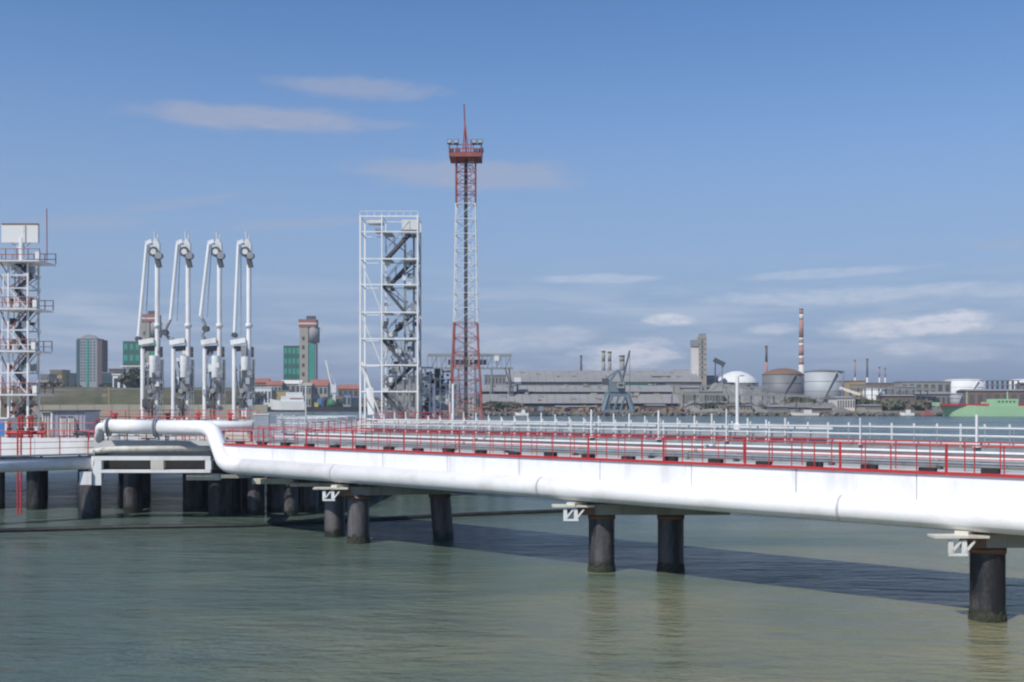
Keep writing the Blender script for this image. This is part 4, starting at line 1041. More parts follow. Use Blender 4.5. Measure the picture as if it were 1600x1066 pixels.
jib_crane(509, 563, 522, 606, 630, 868, 'white harbour crane with its jib raised to the left, beside the red-topped tower')
# white ship
def ship(x0, x1, D, lab, hull, z_deck, bow_left=True, depth=8, name='ship', cat='ship', stripe=None, bot='rubber'):
    t = thing(name, lab, cat, ((x0+x1)/2, D+depth/2, 0)); Ln = x1-x0
    secs = []; n = 14; yc = D+depth/2
    def sec(u, z):                                    # u 0 bow..1 stern
        hw = depth/2*min(1, (u*3.2)**.6) if u > 0 else .02
        rake = (1-z/z_deck)*.06*Ln if u < .35 else 0
        x = x0+Ln*u if bow_left else x1-Ln*u
        x += (rake*(1-u/.35)) * (1 if bow_left else -1)
        return x, hw
    def band(name_, m, za, zb, grow=0):
        v_ = []; f_ = []
        for i in range(n+1):
            u = i/n; sheer = 1+.22*max(0, 1-u*3)
            for z in (za, zb):
                zz_ = z*sheer; x, hw = sec(u, z); v_ += [(x, yc-hw-grow, zz_), (x, yc+hw+grow, zz_)]
        for i in range(n):
            a = i*4; b = a+4; f_ += [(a, b, b+2, a+2), (a+1, a+3, b+3, b+1), (a+2, b+2, b+3, a+3)]
        f_ += [(0, 2, 3, 1), (n*4, n*4+1, n*4+3, n*4+2)]
        return mesh(name_, t, m, v_, f_)
    band('hull', hull, z_deck*.18, z_deck); band('boot_top', bot, -.6, z_deck*.18-.003)
    if stripe: band('rub_strip', stripe, z_deck*.93, z_deck*1.02, .12)
    return t, yc
t, yc = ship(xt(419, 800), xt(476, 800), 800, 'white motor ship with a rounded bow and dark waterline moored by the quay', 'white_wall', zt(627, 800))
D = 800; zd = zt(627, D)
bb('deckhouse', t, 'white_wall', xt(438, D), xt(474, D), yc-3, yc+3, zd+.003, zt(619, D)); bb('bridge_house', t, 'white_wall', xt(446, D), xt(472, D), yc-2.6, yc+2.6, zt(619, D)+.003, zt(613, D)); bb('windscreen', t, 'glass_dark', xt(436.6, D), xt(446, D), yc-2.9, yc+2.9, zt(622.5, D), zt(620, D))
bb('window_strip', t, 'brick_red', xt(453, D), xt(473, D), yc-3.1, yc-3.003, zt(624, D), zt(622, D)); rod('ship_mast', t, 'white_wall', (xt(467, D), yc, zt(613, D)), (xt(467, D), yc, zt(594, D)), .35, 6)
bar('mast_yard', t, 'white_wall', (xt(463, D), yc, zt(602, D)), (xt(471, D), yc, zt(602, D)), .3)
fp = thing('flag_pole', 'thin white pole rising from the water right of the white ship', 'pole', (xt(478, 330), 330, 0)); rod('pole', fp, 'white_wall', (xt(478, 330), 330, -1), (xt(478, 330), 330, zt(603, 330)), .22, 8); rod('pole_base', fp, 'white_wall', (xt(478, 330), 330, -1), (xt(478, 330), 330, zt(650, 330)), .5, 10)

# dark conveyor frames and clutter between stair tower and sheds
cg = thing('conveyor_gallery', 'dark raised conveyor gallery on trestle legs behind the red mast', 'conveyor', (xt(730, 640), 642, 2))
D = 640
bb('gallery_floor', cg, 'grey_steel', xt(660, D), xt(802, D), D, D+4, zt(577, D), zt(574, D)); bb('gallery_roof', cg, 'shed_grey', xt(668, D), xt(800, D), D, D+4, zt(557, D), zt(553, D))
for k in range(19):
    px = 668+k*7.2; bar('gallery_post', cg, 'grey_steel', (xt(px, D), D, zt(574, D)), (xt(px, D), D, zt(557, D)), .5)
    if k % 2: bar('gallery_brace', cg, 'dark_steel', (xt(px, D), D, zt(574, D)), (xt(px+7.2, D), D, zt(557, D)), .35)
for px in (664, 690, 716, 742, 768, 796):
    bar('trestle_leg', cg, 'grey_steel', (xt(px-3, D), D+1, 2), (xt(px, D), D+1, zt(577, D)), .8); bar('trestle_leg', cg, 'grey_steel', (xt(px+3, D), D+3, 2), (xt(px, D), D+3, zt(577, D)), .8)
box('drive_house', cg, 'white_wall', at(776, 560, D-.8), (7*D/F, 1.2, 8*D/F)); bb('window_strip', cg, 'opening_shade_dark', xt(700, D), xt(760, D), D+1.5, D+1.6, zt(570, D), zt(562, D))
for k, (a_, b_, py, D_, wl, lb) in enumerate(((655, 690, 585, 660, 'shed_grey', 'grey plant building just right of the stair tower'), (690, 712, 600, 650, 'steel_white', 'pale plant building between stair tower and red mast'),
        (757, 790, 587, 700, 'roof_grey', 'grey plant building behind the foot of the red mast'), (600, 660, 588, 680, 'shed_grey', 'grey plant building seen through the stair tower'))):
    building(a_, b_, py, D_, lb, wl, 'roof_grey', 20, rows=3, cols=6, win='window_dim')
tag(mesh('coal_heap', None, 'opening_shade_dark', *(lambda c, r, h: ([(c.x+r*math.cos(i*.5236)*(1+.1*math.sin(i*3)), c.y+r*.6*math.sin(i*.5236), 0.5) for i in range(12)]+[(c.x-r*.1, c.y, h), (c.x+r*.4, c.y, h*.8)], [(i, (i+1) % 12, 12) for i in range(3, 9)]+[(i, (i+1) % 12, 13) for i in (9, 10, 11, 0, 1, 2)]+[(9, 12, 13), (3, 13, 12)]))(Vector((xt(682, 610), 612, 0)), 10.5, 8.5)), 'black coal heap between the stair tower and the red mast', 'heap')

# long sheds
def long_shed(px0, px1, D, eave, ridge, base, lab, wall, dark=3, depth=26, bays=24):
    x0, x1 = xt(px0, D), xt(px1, D); ze = zt(eave, D); zr = zt(ridge, D); zb = 2.0
    t = thing('long_shed', lab, 'shed', ((x0+x1)/2, D+depth/2, zb), group='long grey sheds on the far quay')
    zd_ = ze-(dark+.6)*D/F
    bb('wall', t, wall, x0, x1, D, D+depth, zb, zd_); bb('eave_shade_strip', t, 'opening_shade_dark', x0+.5, x1-.5, D+.6, D+depth, zd_+.003, ze)  # open strip below the eaves, coloured near-black to paint in the overhang's shadow
    for k in range(bays+1):
        x = lerp(x0, x1, k/bays); bar('bay_post', t, 'dark_steel', (x, D+.2, zd_), (x, D+.2, ze), .4)
        if k % 2 == 0: bb('wall_pier', t, wall, x-.35, x+.35, D-.25, D-.003, zb, zd_)
        if k < bays: bb('roof_panel', t, 'roof_grey', 0, 1, 0, 1, 0, 1).matrix_basis = frame((lerp(x0, x1, (k+.5)/bays), D-1.6, ze), (lerp(x0, x1, (k+.5)/bays), D+depth*.5, zr), (x1-x0)/bays-.12, .3)
    mesh('rear_roof', t, 'roof_grey', [(x0, D+depth*.5, zr), (x1, D+depth*.5, zr), (x1, D+depth+1.6, ze), (x0, D+depth+1.6, ze)], [(0, 1, 2, 3)])
    for x in (x0, x1): mesh('gable', t, wall, [(x, D, ze), (x, D+depth, ze), (x, D+depth*.5, zr-.3)], [(0, 1, 2)])
    for k in range(16):
        x = random.uniform(x0+3, x1-3); q_ = random.uniform(.2, .95); wv = random.uniform(1.2, 4)
        box('roof_vent', t, random.choice(['shed_grey', 'grey_steel', 'shed_pale', 'brown_wall']), (x, lerp(D, D+depth*.5, q_), lerp(ze, zr, q_)+.6), (wv, 1.6, random.uniform(.8, 2.2)))
    for k in range(bays//3):
        x = lerp(x0, x1, (k*3+1.5)/bays); w_ = (x1-x0)/bays*.7
        bb('shed_door', t, random.choice(['opening_shade_dark', 'brown_wall', 'shed_grey', 'beige_concrete']), x-w_/2, x+w_/2, D-.08, D-.003, zb, lerp(zb, zd_, .6))
    return t
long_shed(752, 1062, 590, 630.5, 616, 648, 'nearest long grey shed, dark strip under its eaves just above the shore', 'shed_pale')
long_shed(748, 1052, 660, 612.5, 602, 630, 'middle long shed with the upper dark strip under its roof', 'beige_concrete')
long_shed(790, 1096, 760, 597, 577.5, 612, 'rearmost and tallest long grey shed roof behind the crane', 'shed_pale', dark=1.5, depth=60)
building(976, 1016, 597, 745, 'low building with a green front panel right of the blue-grey crane', 'dark_green_clad', 'shed_pale', 5)
sb = thing('white_box_van', 'small white square hut on the shed roof line right of the red mast', 'hut', at(808, 598, 655)); bb('hut_wall', sb, 'white_wall', xt(803, 655), xt(814, 655), 655, 659, zt(601, 655), zt(590, 655)); bb('hut_leg', sb, 'dark_steel', xt(807, 655), xt(810, 655), 656, 658, 2, zt(601.1, 655))
tower_l = thing('dark_lattice_mast', 'dark slender lattice derrick leaning by the white hut', 'mast', at(795, 640, 600))
for a_, b_ in (((789, 575), (797, 600)), ((795, 575), (800, 605)), ((797, 600), (797, 645)), ((801, 603), (803, 645))): bar('derrick_leg', tower_l, 'dark_steel', at(*a_, 600), at(*b_, 600), .7)
for k in range(6): bar('derrick_tie', tower_l, 'dark_steel', at(796, 603+k*7, 600), at(802, 606+k*7, 600), .4)
# blue-grey harbour crane
hc = thing('harbour_crane', 'blue-grey portal harbour crane with raised jib in front of the long sheds', 'crane', (xt(965, 562), 562, 2))
D = 562; X = lambda p: xt(p, D); Z = lambda y_: zt(y_, D)
for a_, b_ in ((942, 950), (988, 980)):
    for dy in (-5, 5): bar('portal_leg', hc, 'crane_blue', (X(a_), D+dy, 2), (X(b_), D+dy*.5, Z(617)), 1.8)
bb('portal_beam', hc, 'crane_blue', X(945), X(985), D-3, D+3, Z(620), Z(613)); bb('sill_beam', hc, 'crane_blue', X(941), X(990), D-5.5, D-4.6, Z(644), Z(640))
bb('machine_house', hc, 'crane_blue', X(951), X(976), D-3.5, D+3.5, Z(612.9), Z(598)); bb('cab', hc, 'shed_pale', X(963), X(974), D-5, D-3.6, Z(607), Z(598)); bb('cab_window', hc, 'glass_dark', X(965), X(972), D-5.1, D-5.01, Z(604), Z(600))
for dy in (-2, 2): bar('tower_frame', hc, 'crane_blue', (X(952), D+dy, Z(598)), (X(966), D+dy, Z(578)), 1.0); bar('tower_frame', hc, 'crane_blue', (X(974), D+dy, Z(598)), (X(967), D+dy, Z(578)), 1.0)
for dy in (-1.3, 1.3): bar('jib', hc, 'dark_steel', (X(971), D+dy, Z(602)), (X(984), D, Z(548)), .8)
for k in range(7): u = k/7; bar('jib_lacing', hc, 'dark_steel', (lerp(X(971), X(984), u), D-1.3*(1-u), lerp(Z(602), Z(548), u)), (lerp(X(971), X(984), u+.12), D+1.3*(1-u), lerp(Z(602), Z(548), u+.12)), .35)
bar('counter_jib', hc, 'crane_blue', (X(966), D, Z(578)), (X(947), D, Z(592)), .8); box('ballast', hc, 'dark_steel', at(946, 596, D), (3.4, 3, 3)); rod('hoist_rope', hc, 'dark_steel', (X(984), D, Z(548)), (X(984), D, Z(620)), .12, 6)
for k in range(3): bar('portal_brace', hc, 'crane_blue', (X(948+k*10), D-4, Z(640)), (X(956+k*10), D-3, Z(620)), .8)
# stacks and towers on the right
chimney(908, 556, 600, 4, 3, 820, 'single thin dark stack above the rear shed, left of the twin silos', [(590, 'chimney_dark'), (556, 'chimney_dark')])
for (px, py, w_, lb) in ((943, 549, 6, 'left one of the two slim beige silos behind the harbour crane'), (952.5, 550, 6, 'right one of the two slim beige silos behind the harbour crane'), (972, 556, 9, 'short broad beige silo behind the crane jib')):
    chimney(px, py, 600, w_, w_*.9, 830, lb, [(585, 'beige_concrete'), (565, 'grey_concrete'), (py, 'beige_concrete')], group='silos behind the crane')
tw = thing('twin_tower', 'tall beige industrial tower with a lower dark-topped half, left of the white dome', 'tower', (xt(1094, 780), 784, 2)); D = 780; X = lambda p: xt(p, D); Z = lambda y_: zt(y_, D)
bb('high_shaft', tw, 'beige_concrete', X(1092), X(1104), D, D+8, 2, Z(526)); bb('low_shaft', tw, 'chimney_white', X(1082), X(1091.9), D+.5, D+8, 2, Z(534)); bb('high_cap', tw, 'grey_concrete', X(1094), X(1104), D+1, D+7, Z(525.9), Z(521)); bb('low_cap', tw, 'grey_concrete', X(1081), X(1091.8), D-.3, D+7, Z(541), Z(531.5))
for k in range(8): bb('window', tw, 'glass_dark', X(1096), X(1098.5), D-.07, D-.003, Z(592-k*8), Z(588-k*8)); bb('floor_band', tw, 'grey_concrete', X(1092), X(1104.2), D-.3, D-.075, Z(585.5-k*8), Z(584.7-k*8))
sc_ = thing('ship_loader', 'dark tilted loader head on two thin posts, left of the white dome', 'crane', at(1122, 600, 790)); D = 790
bar('loader_head', sc_, 'dark_steel', at(1116, 562, D), at(1132, 570, D), 3, 3); bar('loader_post', sc_, 'grey_steel', at(1118, 566, D), at(1117, 606, D), .9); bar('loader_post', sc_, 'grey_steel', at(1129, 569, D), at(1128, 606, D), .9); bar('loader_tie', sc_, 'grey_steel', at(1118, 590, D), at(1128, 580, D), .5)
tank(1124, 1192, 598.5, 800, 'broad white domed tank standing between the beige tower and brown chimney', 'tank_dark', dome=19, name='domed_tank', topm='white_wall')
chimney(1197.5, 541, 600, 5.5, 3.4, 860, 'plain dark red-brown chimney between the white dome and the banded chimney', [(596, 'chimney_white'), (566, 'chimney_red'), (541, 'chimney_dark')])
chimney(1252, 483, 600, 9, 6, 1150, 'tallest chimney, banded in red and white behind the tanks', [(570, 'chimney_white'), (562, 'chimney_red'), (556, 'chimney_white'), (542, 'chimney_red'), (536, 'chimney_white'), (532, 'chimney_red'), (528, 'chimney_white'), (500, 'chimney_red'), (491, 'chimney_white'), (483, 'chimney_red')])
tank(1199, 1264, 585, 760, 'squat dark grey tank with a rusty red roof', 'tank_dark', dome=10, topm='brown_rust')
tank(1266, 1327, 580.5, 640, 'tall bright steel storage tank right of the rusty-roofed tank', 'tank_steel', dome=3, topm='tank_dark')
tank(1354, 1387, 609, 620, 'small pale steel tank half hidden behind shrubs', 'steel_white', dome=2)
tank(1487, 1550, 594, 900, 'wide bright white tank behind the green ship', 'white_wall', dome=2)
tank(1489, 1509, 616, 600, 'small pale grey tank directly left of the brown warehouse', 'block_grey', dome=1)
tank(1590, 1640, 594, 900, 'white tank cut by the right edge of the picture', 'white_wall', dome=2)
tank(1428, 1472, 600, 880, 'low white tank behind the dark roofed store', 'white_wall', dome=2)
# grey rubble mound in front of the tanks
def heap(px0, px1, top, D, depth, lab, m='heap_grey', name='ore_heap', seed=0, ridge=None, nx=90, ny=18):
    x0, x1 = xt(px0, D), xt(px1, D); v = []; f = []; zt_ = zt(top, D)
    for i in range(nx+1):
        for j in range(ny+1):
            u = i/nx; w = j/ny; e = (min(u, 1-u)*5); e = min(1, e)**.8; prof_ = math.sin(math.pi*min(1, w*1.02))**.75
            rg = ridge(u) if ridge else 1
            z = 1.2 + (zt_-1.2)*e*prof_*rg*(1+.16*mnoise.noise(Vector((u*12, w*4, seed)))+.13*mnoise.noise(Vector((u*34, w*11, seed)))+.06*mnoise.noise(Vector((u*90, w*30, seed))))
            v.append((lerp(x0, x1, u), D-depth*.5+depth*w, z))
    for i in range(nx):
        for j in range(ny): a = i*(ny+1)+j; f.append((a, a+ny+1, a+ny+2, a+1))
    return tag(mesh(name, None, m, v, f, smooth=False), lab, 'heap')
heap(1078, 1268, 599, 640, 70, 'broad grey mound of ore and rubble in front of the tanks', seed=2, ridge=lambda u: .78+.22*math.sin(u*5+.6))
heap(1050, 1200, 628, 585, 34, 'lower grey rubble heap near the shore below the tall beige tower', seed=5)
heap(1190, 1330, 630, 590, 30, 'low dark rubble heap at the shore below the steel tank', 'rock', seed=8)
# scrap and blocks strewn over the mound
m_ = MB(); rnd = random.Random(9)
for k in range(420):
    px = rnd.uniform(1085, 1300); D = rnd.uniform(578, 632); sz = rnd.uniform(.5, 2.6); z = rnd.uniform(1, 3) + (D-578)*.16*rnd.random()
    m_.add(unit('box', 'rock'), Matrix.Translation((xt(px, D), D, z)) @ Matrix.Rotation(rnd.uniform(0, 3), 4, Vector((rnd.random(), rnd.random(), rnd.random()+.1)).normalized()) @ Matrix.Diagonal((sz*rnd.uniform(.6, 2.4), sz, sz*rnd.uniform(.3, .8), 1)))
tag(m_.out('scrap_pieces', None, 'rock'), 'scrap and broken blocks strewn over the grey mound', 'scrap', kind='stuff')
m_ = MB()
for k in range(420):
    px = rnd.uniform(745, 1085); D = rnd.uniform(562, 588); sz = rnd.uniform(.5, 2.4)
    m_.add(unit('box', 'rock'), Matrix.Translation((xt(px, D), D, rnd.uniform(1.5, 3.4))) @ Matrix.Rotation(rnd.uniform(0, 3), 4, Vector((rnd.random()*.3, rnd.random()*.3, 1)).normalized()) @ Matrix.Diagonal((sz*rnd.uniform(.6, 3), sz, sz*rnd.uniform(.5, 1.5), 1)))
tag(m_.out('quayside_goods', None, 'brown_wall'), 'low brown jumble of goods along the quay before the long sheds', 'goods', kind='stuff')
for (a_, b_, py, D_, lb) in ((1040, 1200, 604, 720, 'upper long conveyor crossing in front of the tall beige tower'), (1050, 1262, 617, 574, 'lower long conveyor crossing the rubble mound under the white dome'), (1330, 1460, 607, 606, 'long thin pipe bridge between the small pale tank and the green ship')):
    cv = thing('long_conveyor', lb, 'conveyor', (xt((a_+b_)/2, D_), D_, 2), group='long conveyors over the shore')
    nb = 12
    for q in range(nb):
        p0_, p1_ = lerp(a_, b_, q/nb), lerp(a_, b_, (q+1)/nb)
        bar('belt_section', cv, ('shed_grey', 'roof_grey')[q % 2], at(p0_+.2, py+(q/nb-.5)*4, D_), at(p1_, py+((q+1)/nb-.5)*4, D_), 2.2, 1.0)
        bar('handrail', cv, 'grey_steel', at(p0_+.2, py-3+(q/nb-.5)*4, D_-1), at(p1_, py-3+((q+1)/nb-.5)*4, D_-1), .2)
        bar('trestle_leg', cv, 'dark_steel', at(p0_, py+1.6+(q/nb-.5)*4, D_), (xt(p0_, D_), D_, 1.5), .5)
# rest of the right bank
bl = [(1090, 1122, 588, 800, 'shed_grey', 'grey plant block at the foot of the tall beige tower', 0), (1058, 1080, 580, 820, 'shed_pale', 'pale block left of the tall beige tower', 3),
      (1328, 1352, 596, 820, 'ochre_wall', 'ochre yellow building right of the steel tank', 0), (1352, 1400, 599, 860, 'brown_wall', 'long red-brown plant building behind the small pale tank', 0),
      (1400, 1432, 605, 700, 'shed_grey', 'grey store left of the dark roofed store', 2), (1408, 1486, 597, 820, 'shed_grey', 'dark roofed store in front of the low white tank', 0),
      (1512, 1604, 611, 620, 'brown_wall', 'brown warehouse behind the green ship', 3), (1432, 1486, 616, 610, 'shed_grey', 'low grey-brown warehouse left of the green ship', 4),
      (1384, 1430, 619, 600, 'brown_wall', 'small brown workshop near the shore', 3), (1308, 1336, 622, 580, 'chimney_white', 'small cream boathouse below the steel tank', 3),
      (1604, 1700, 600, 700, 'shed_grey', 'grey warehouse beyond the right edge of the green ship', 3)]
bl += [(1020, 1046, 588, 770, 'roof_grey', 'small grey-roofed plant building behind the right end of the sheds', 4), (1068, 1092, 606, 700, 'shed_pale', 'pale low workshop right of the shed ends', 3),
       (1100, 1130, 612, 606, 'shed_grey', 'grey hut among the rubble below the tall beige tower', 2), (1140, 1176, 634, 566, 'beige_concrete', 'long low beige shore hut under the white dome', 2),
       (1204, 1232, 636, 566, 'shed_grey', 'small grey shore hut left of the steel tank', 3), (1274, 1300, 638, 564, 'brown_wall', 'small brown shore hut right below the steel tank', 2),
       (1012, 1040, 634, 566, 'brown_wall', 'low brown shore hut before the right end of the nearest shed', 2), (870, 930, 636, 566, 'brown_wall', 'long low brown store left of the blue-grey crane', 2),
       (1352, 1378, 634, 566, 'shed_pale', 'low pale shore hut below the small pale tank', 2)]
for (a_, b_, py, D_, wl, lb, rg) in bl:
    building(a_, b_, py, D_, lb, wl, 'roof_grey' if wl != 'ochre_wall' else 'tile_roof', 16, rows=1 if rg else 2, cols=7, ridge=rg, win='window_dim')
of = thing('open_frame', 'dark open steel frame building beside the wide white tank', 'building', (xt(1570, 700), 705, 2)); D = 700
for k in range(6):
    for dy in (0, 8): bar('frame_column', of, 'dark_steel', (xt(1551+k*8, D), D+dy, 2), (xt(1551+k*8, D), D+dy, zt(594, D)), .8)
for py in (594, 601): bb('frame_floor', of, 'grey_steel', xt(1549, D), xt(1593, D), D-.5, D+8.5, zt(py+1.3, D), zt(py, D))
rp = thing('conveyor_ramp', 'pale inclined conveyor descending right from the steel tank', 'conveyor', at(1330, 620, 600)); bar('ramp_deck', rp, 'chimney_white', at(1312, 606, 605), at(1345, 617, 600), 2.2, 1.4)
for px, py in ((1316, 608), (1328, 612), (1341, 616)): bar('ramp_leg', rp, 'grey_steel', at(px, py, 603), (xt(px, 603), 603, 2), .6)
for (px, py, lb) in ((1336, 563, 'thin pinkish stack right of the steel tank'), (1355, 561, 'dark slender stack with a cap further right of the steel tank'), (1374, 574, 'short faint stack, second right of the dark slender one'), (1383, 576, 'short faint stack nearest the store, right of the dark slender one')):
    chimney(px, py, 605, 2.6, 1.8 if px != 1355 else 2.6, 900, lb, [(590, 'chimney_white'), (py, 'chimney_dark' if px == 1355 else 'chimney_red')], group='thin stacks right of the steel tank')
for (px, lb) in ((1540, 'thin pale post on the green ship near its stern'),):
    pass
# green ship
t, yc = ship(xt(1462, 545), xt(1640, 545), 536, 'long light green ship moored on the far shore at the right', 'hull_green', zt(634.5, 545), depth=11, stripe=None, bot='hull_green')
D = 536; zd = zt(634.5, 545)
bb('red_hatch', t, 'red_paint', xt(1474, D), xt(1552, D), yc-4.4, yc+4.4, zd+.05, zd+1.0); bb('bow_bulwark', t, 'hull_green', xt(1466, D), xt(1472, D), yc-2.6, yc+2.6, zd, zd+1.8)
bb('deckhouse', t, 'hull_green', xt(1556, D), xt(1592, D), yc-5, yc+5, zd+.003, zt(623.5, D)); bb('poop', t, 'hull_green', xt(1547, D), xt(1556, D), yc-5, yc+5, zd+.003, zt(628, D)); bb('red_hatch', t, 'red_paint', xt(1594, D), xt(1630, D), yc-4.4, yc+4.4, zd+.05, zd+1.4)
for px in (1518, 1582): rod('ship_mast', t, 'hull_green', (xt(px, D), yc, zd), (xt(px, D), yc, zt(612, D)), .3, 6)
for k in range(5): bb('window', t, 'glass_dark', xt(1560+k*6, D), xt(1563+k*6, D), yc-5.07, yc-5.003, zt(629, D), zt(626.5, D))
bb('hawse_plate', t, 'dark_steel', xt(1468.5, D), xt(1470.5, D), yc-2.8, yc-2.62, zd-1.4, zd-.5)
# small boats on the far shore
for i, (px, m_, lb) in enumerate(((1258, 'chimney_white', 'small cream boat on the far waterline below the steel tank'), (1418, 'white_wall', 'small white boat at the shore left of the green ship'), (1448, 'brick_red', 'small red boat touching the bow of the green ship'), (815, 'white_wall', 'small white launch beside the dark barge below the sheds'))):
    ln = 14 if i == 0 else 7
    x = xt(px, 540); t, yc = ship(x-ln/2, x+ln/2, 540, lb, m_, 1.6, depth=3, name='small_boat', cat='boat', bot='rubber'); bb('wheelhouse', t, m_, x, x+ln*.25, yc-.9, yc+.9, 1.603, 3.2)
t, yc = ship(xt(818, 545), xt(852, 545), 545, 'dark flat barge moored under the nearest long shed', 'dark_steel', 2.6, depth=6, name='barge', cat='boat'); bb('wheelhouse', t, 'grey_steel', xt(842, 545), xt(849, 545), yc-1.5, yc+1.5, 2.603, 4.8)

# rocks of the far revetment, individually shaped but far too many to count
m_ = MB(); rnd = random.Random(3)
for k in range(1500):
    px = rnd.uniform(640, 1690); s0 = shore(px)+rnd.uniform(-2.5, 3.5); sz = rnd.uniform(.5, 1.7)
    m_.add(unit('box', 'rock'), Matrix.Translation((xt(px, s0), s0, rnd.uniform(0, 1.7))) @ Matrix.Rotation(rnd.uniform(0, 3), 4, Vector((rnd.random(), rnd.random(), rnd.random()+.1)).normalized()) @ Matrix.Diagonal((sz, sz*rnd.uniform(.5, 1), sz*rnd.uniform(.5, .9), 1)))
tag(m_.out('shore_rocks', None, 'rock'), 'tumbled grey rocks along the far waterline', 'rocks', kind='stuff')

# ------------------------------------------------------------------ haze
hm = bpy.data.materials.new('haze'); hm.use_nodes = True; t_ = hm.node_tree
t_.nodes.remove(t_.nodes['Principled BSDF']); pv = t_.nodes.new('ShaderNodeVolumePrincipled')
pv.inputs['Color'].default_value = (.80, .88, 1, 1); pv.inputs['Density'].default_value = .00022; pv.inputs['Anisotropy'].default_value = .3
t_.links.new(pv.outputs[0], t_.nodes['Material Output'].inputs['Volume'])
M['haze'] = hm
hz = bb('haze', None, 'haze', -9200, 9200, -320, 16200, -4.2, 116); hz['kind'] = 'stuff'; hz['label'] = 'thin pale sea haze'

# ------------------------------------------------------------------ trees
TREES = []
def tree_mesh(seed, h, w, leafm, slim=False):
    rnd = random.Random(seed); v = []; f = []
    n = 260
    for k in range(n):
        # clumps on the crown volume
        a = rnd.uniform(0, 6.283); u = rnd.uniform(-1, 1); r = rnd.uniform(.45, 1.0)*(1+.35*math.sin(a*3+seed+u*4))
        cz = h*(.58 + .40*u); rr = w*.5*math.sqrt(max(0, 1-u*u*.9))*r*((1-.5*u) if slim else 1)
        c = Vector((rr*math.cos(a), rr*math.sin(a), cz)); s_ = rnd.uniform(.05, .12)*w+.15
        for q in range(2):
            x_ = Vector((rnd.gauss(0, 1), rnd.gauss(0, 1), rnd.gauss(0, .7))).normalized(); y_ = x_.orthogonal().normalized(); y_.rotate(Matrix.Rotation(rnd.uniform(0, 6), 3, x_)); z_ = x_.cross(y_)
            b = len(v); v += [tuple(c+y_*s_), tuple(c+z_*s_*.8), tuple(c-y_*s_), tuple(c-z_*s_*.8)]; f.append((b, b+1, b+2, b+3))
    return v, f
def tree(px, D, h, w, lab, leafm='leaf_green', slim=False, seed=0, group='trees on the far shore', name='tree'):
    h *= .8; g = gz(px, D)+.5; x = xt(px, D); t = thing(name, lab, 'tree' if name != 'shrub' else 'shrub', (x, D, g), group=group)
    v, f = tree_mesh(seed, h, w, leafm, slim)
    mesh('crown', t, leafm, [(x+p[0], D+p[1], g+p[2]) for p in v], f)
    tm = MB(); tm.rod((x, D, g-.5), (x+.1*w*.1, D, g+h*.6), .035*h*.5+.08, 8)
    for k in range(4): a = k*1.6+seed; tm.rod((x, D, g+h*.3), (x+w*.28*math.cos(a), D+w*.28*math.sin(a), g+h*.65), .06+.01*h, 5)
    tm.out('trunk', t, 'bark')
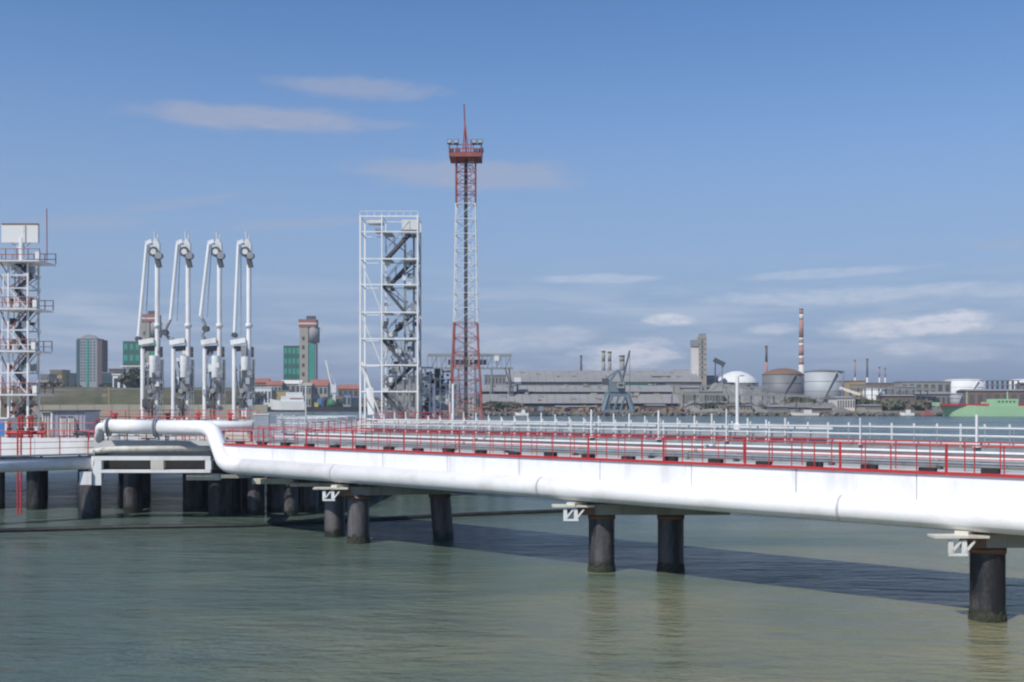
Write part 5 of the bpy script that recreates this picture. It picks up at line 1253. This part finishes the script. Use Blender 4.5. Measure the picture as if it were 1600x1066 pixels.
tl = [(109, 800, 17, 7, 'dark cypress-like tree left of the grey high-rise', 'leaf_green', 1), (88, 740, 12, 12, 'light olive tree before the yellowish apartment block', 'leaf_olive', 0), (68, 735, 10, 12, 'olive tree by the low pale block at far left', 'leaf_olive', 0),
      (214, 520, 13, 14, 'dark round tree in front of the white modern building', 'leaf_green', 0), (232, 540, 12, 12, 'dark tree behind the leftmost loading arm', 'leaf_green', 0), (120, 770, 9, 9, 'small green tree at the left foot of the high-rise', 'leaf_green', 0),
      (168, 700, 9, 10, 'green tree right of the high-rise foot', 'leaf_green', 0), (402, 880, 9, 12, 'dark tree beside the low white shed', 'leaf_green', 0), (455, 890, 8, 10, 'olive tree between the pale houses', 'leaf_olive', 0),
      (512, 880, 11, 16, 'pale green tree left of the white jib crane', 'leaf_olive', 0), (530, 885, 9, 12, 'green tree right of the white jib crane', 'leaf_green', 0), (544, 890, 10, 12, 'green tree above the blue kiosk', 'leaf_green', 0),
      (1246, 600, 9, 13, 'green tree on the mound below the rusty-roofed tank', 'leaf_green', 0), (1232, 596, 7, 10, 'low green tree on the left of the mound tree', 'leaf_olive', 0), (1262, 592, 7, 12, 'green tree at the foot of the steel tank', 'leaf_green', 0),
      (1338, 590, 9, 14, 'olive tree behind the cream boathouse', 'leaf_olive', 0), (1352, 585, 7, 12, 'low green tree left of the small pale tank', 'leaf_green', 0), (1372, 585, 6, 14, 'wide low shrubby tree before the small pale tank', 'leaf_olive', 0),
      (1395, 588, 7, 14, 'green tree before the small brown workshop', 'leaf_green', 0), (1440, 590, 7, 12, 'olive tree left of the green ship bow', 'leaf_olive', 0), (1146, 574, 5, 14, 'low shrubby tree at the shore under the white dome', 'leaf_olive', 0),
      (1106, 576, 5, 12, 'low green tree at the shore under the tall beige tower', 'leaf_green', 0), (782, 572, 6, 10, 'green tree just right of the red mast foot', 'leaf_green', 0), (768, 574, 6, 10, 'olive tree behind the red mast foot', 'leaf_olive', 0),
      (800, 573, 6, 9, 'olive tree left of the small white launch', 'leaf_olive', 0), (1500, 640, 10, 14, 'green tree behind the bow of the green ship', 'leaf_green', 0), (1530, 650, 11, 14, 'green tree between brown warehouse and wide white tank', 'leaf_green', 0)]
for i, (px, D, h, w, lb, lf, sl_) in enumerate(tl): tree(px, D, h, w, lb, lf, bool(sl_), i+1)
# far wooded rise along the horizon, reads as one mass
rnd = random.Random(11); v = []; f = []
for k in range(9000):
    px = rnd.uniform(-300, 1900)
    if 250 < px < 380: continue
    D = rnd.uniform(1250, 1900); g = height(px, D, D-shore(px)); zz_ = g+rnd.uniform(0, 9)*(.6+.4*math.sin(px*.03)+.3*math.sin(px*.11)); s_ = rnd.uniform(1.5, 3.5)
    c = Vector((xt(px, D), D, zz_)); x_ = Vector((rnd.gauss(0, 1), rnd.gauss(0, .5), rnd.gauss(0, 1))).normalized(); y_ = x_.orthogonal().normalized(); z_ = x_.cross(y_)
    b = len(v); v += [tuple(c+x_*s_), tuple(c+y_*s_), tuple(c-x_*s_), tuple(c-y_*s_)]; f.append((b, b+1, b+2, b+3))
tag(mesh('far_wood', None, 'leaf_olive', v, f), 'far-off wooded rise along the horizon', 'wood', kind='stuff')
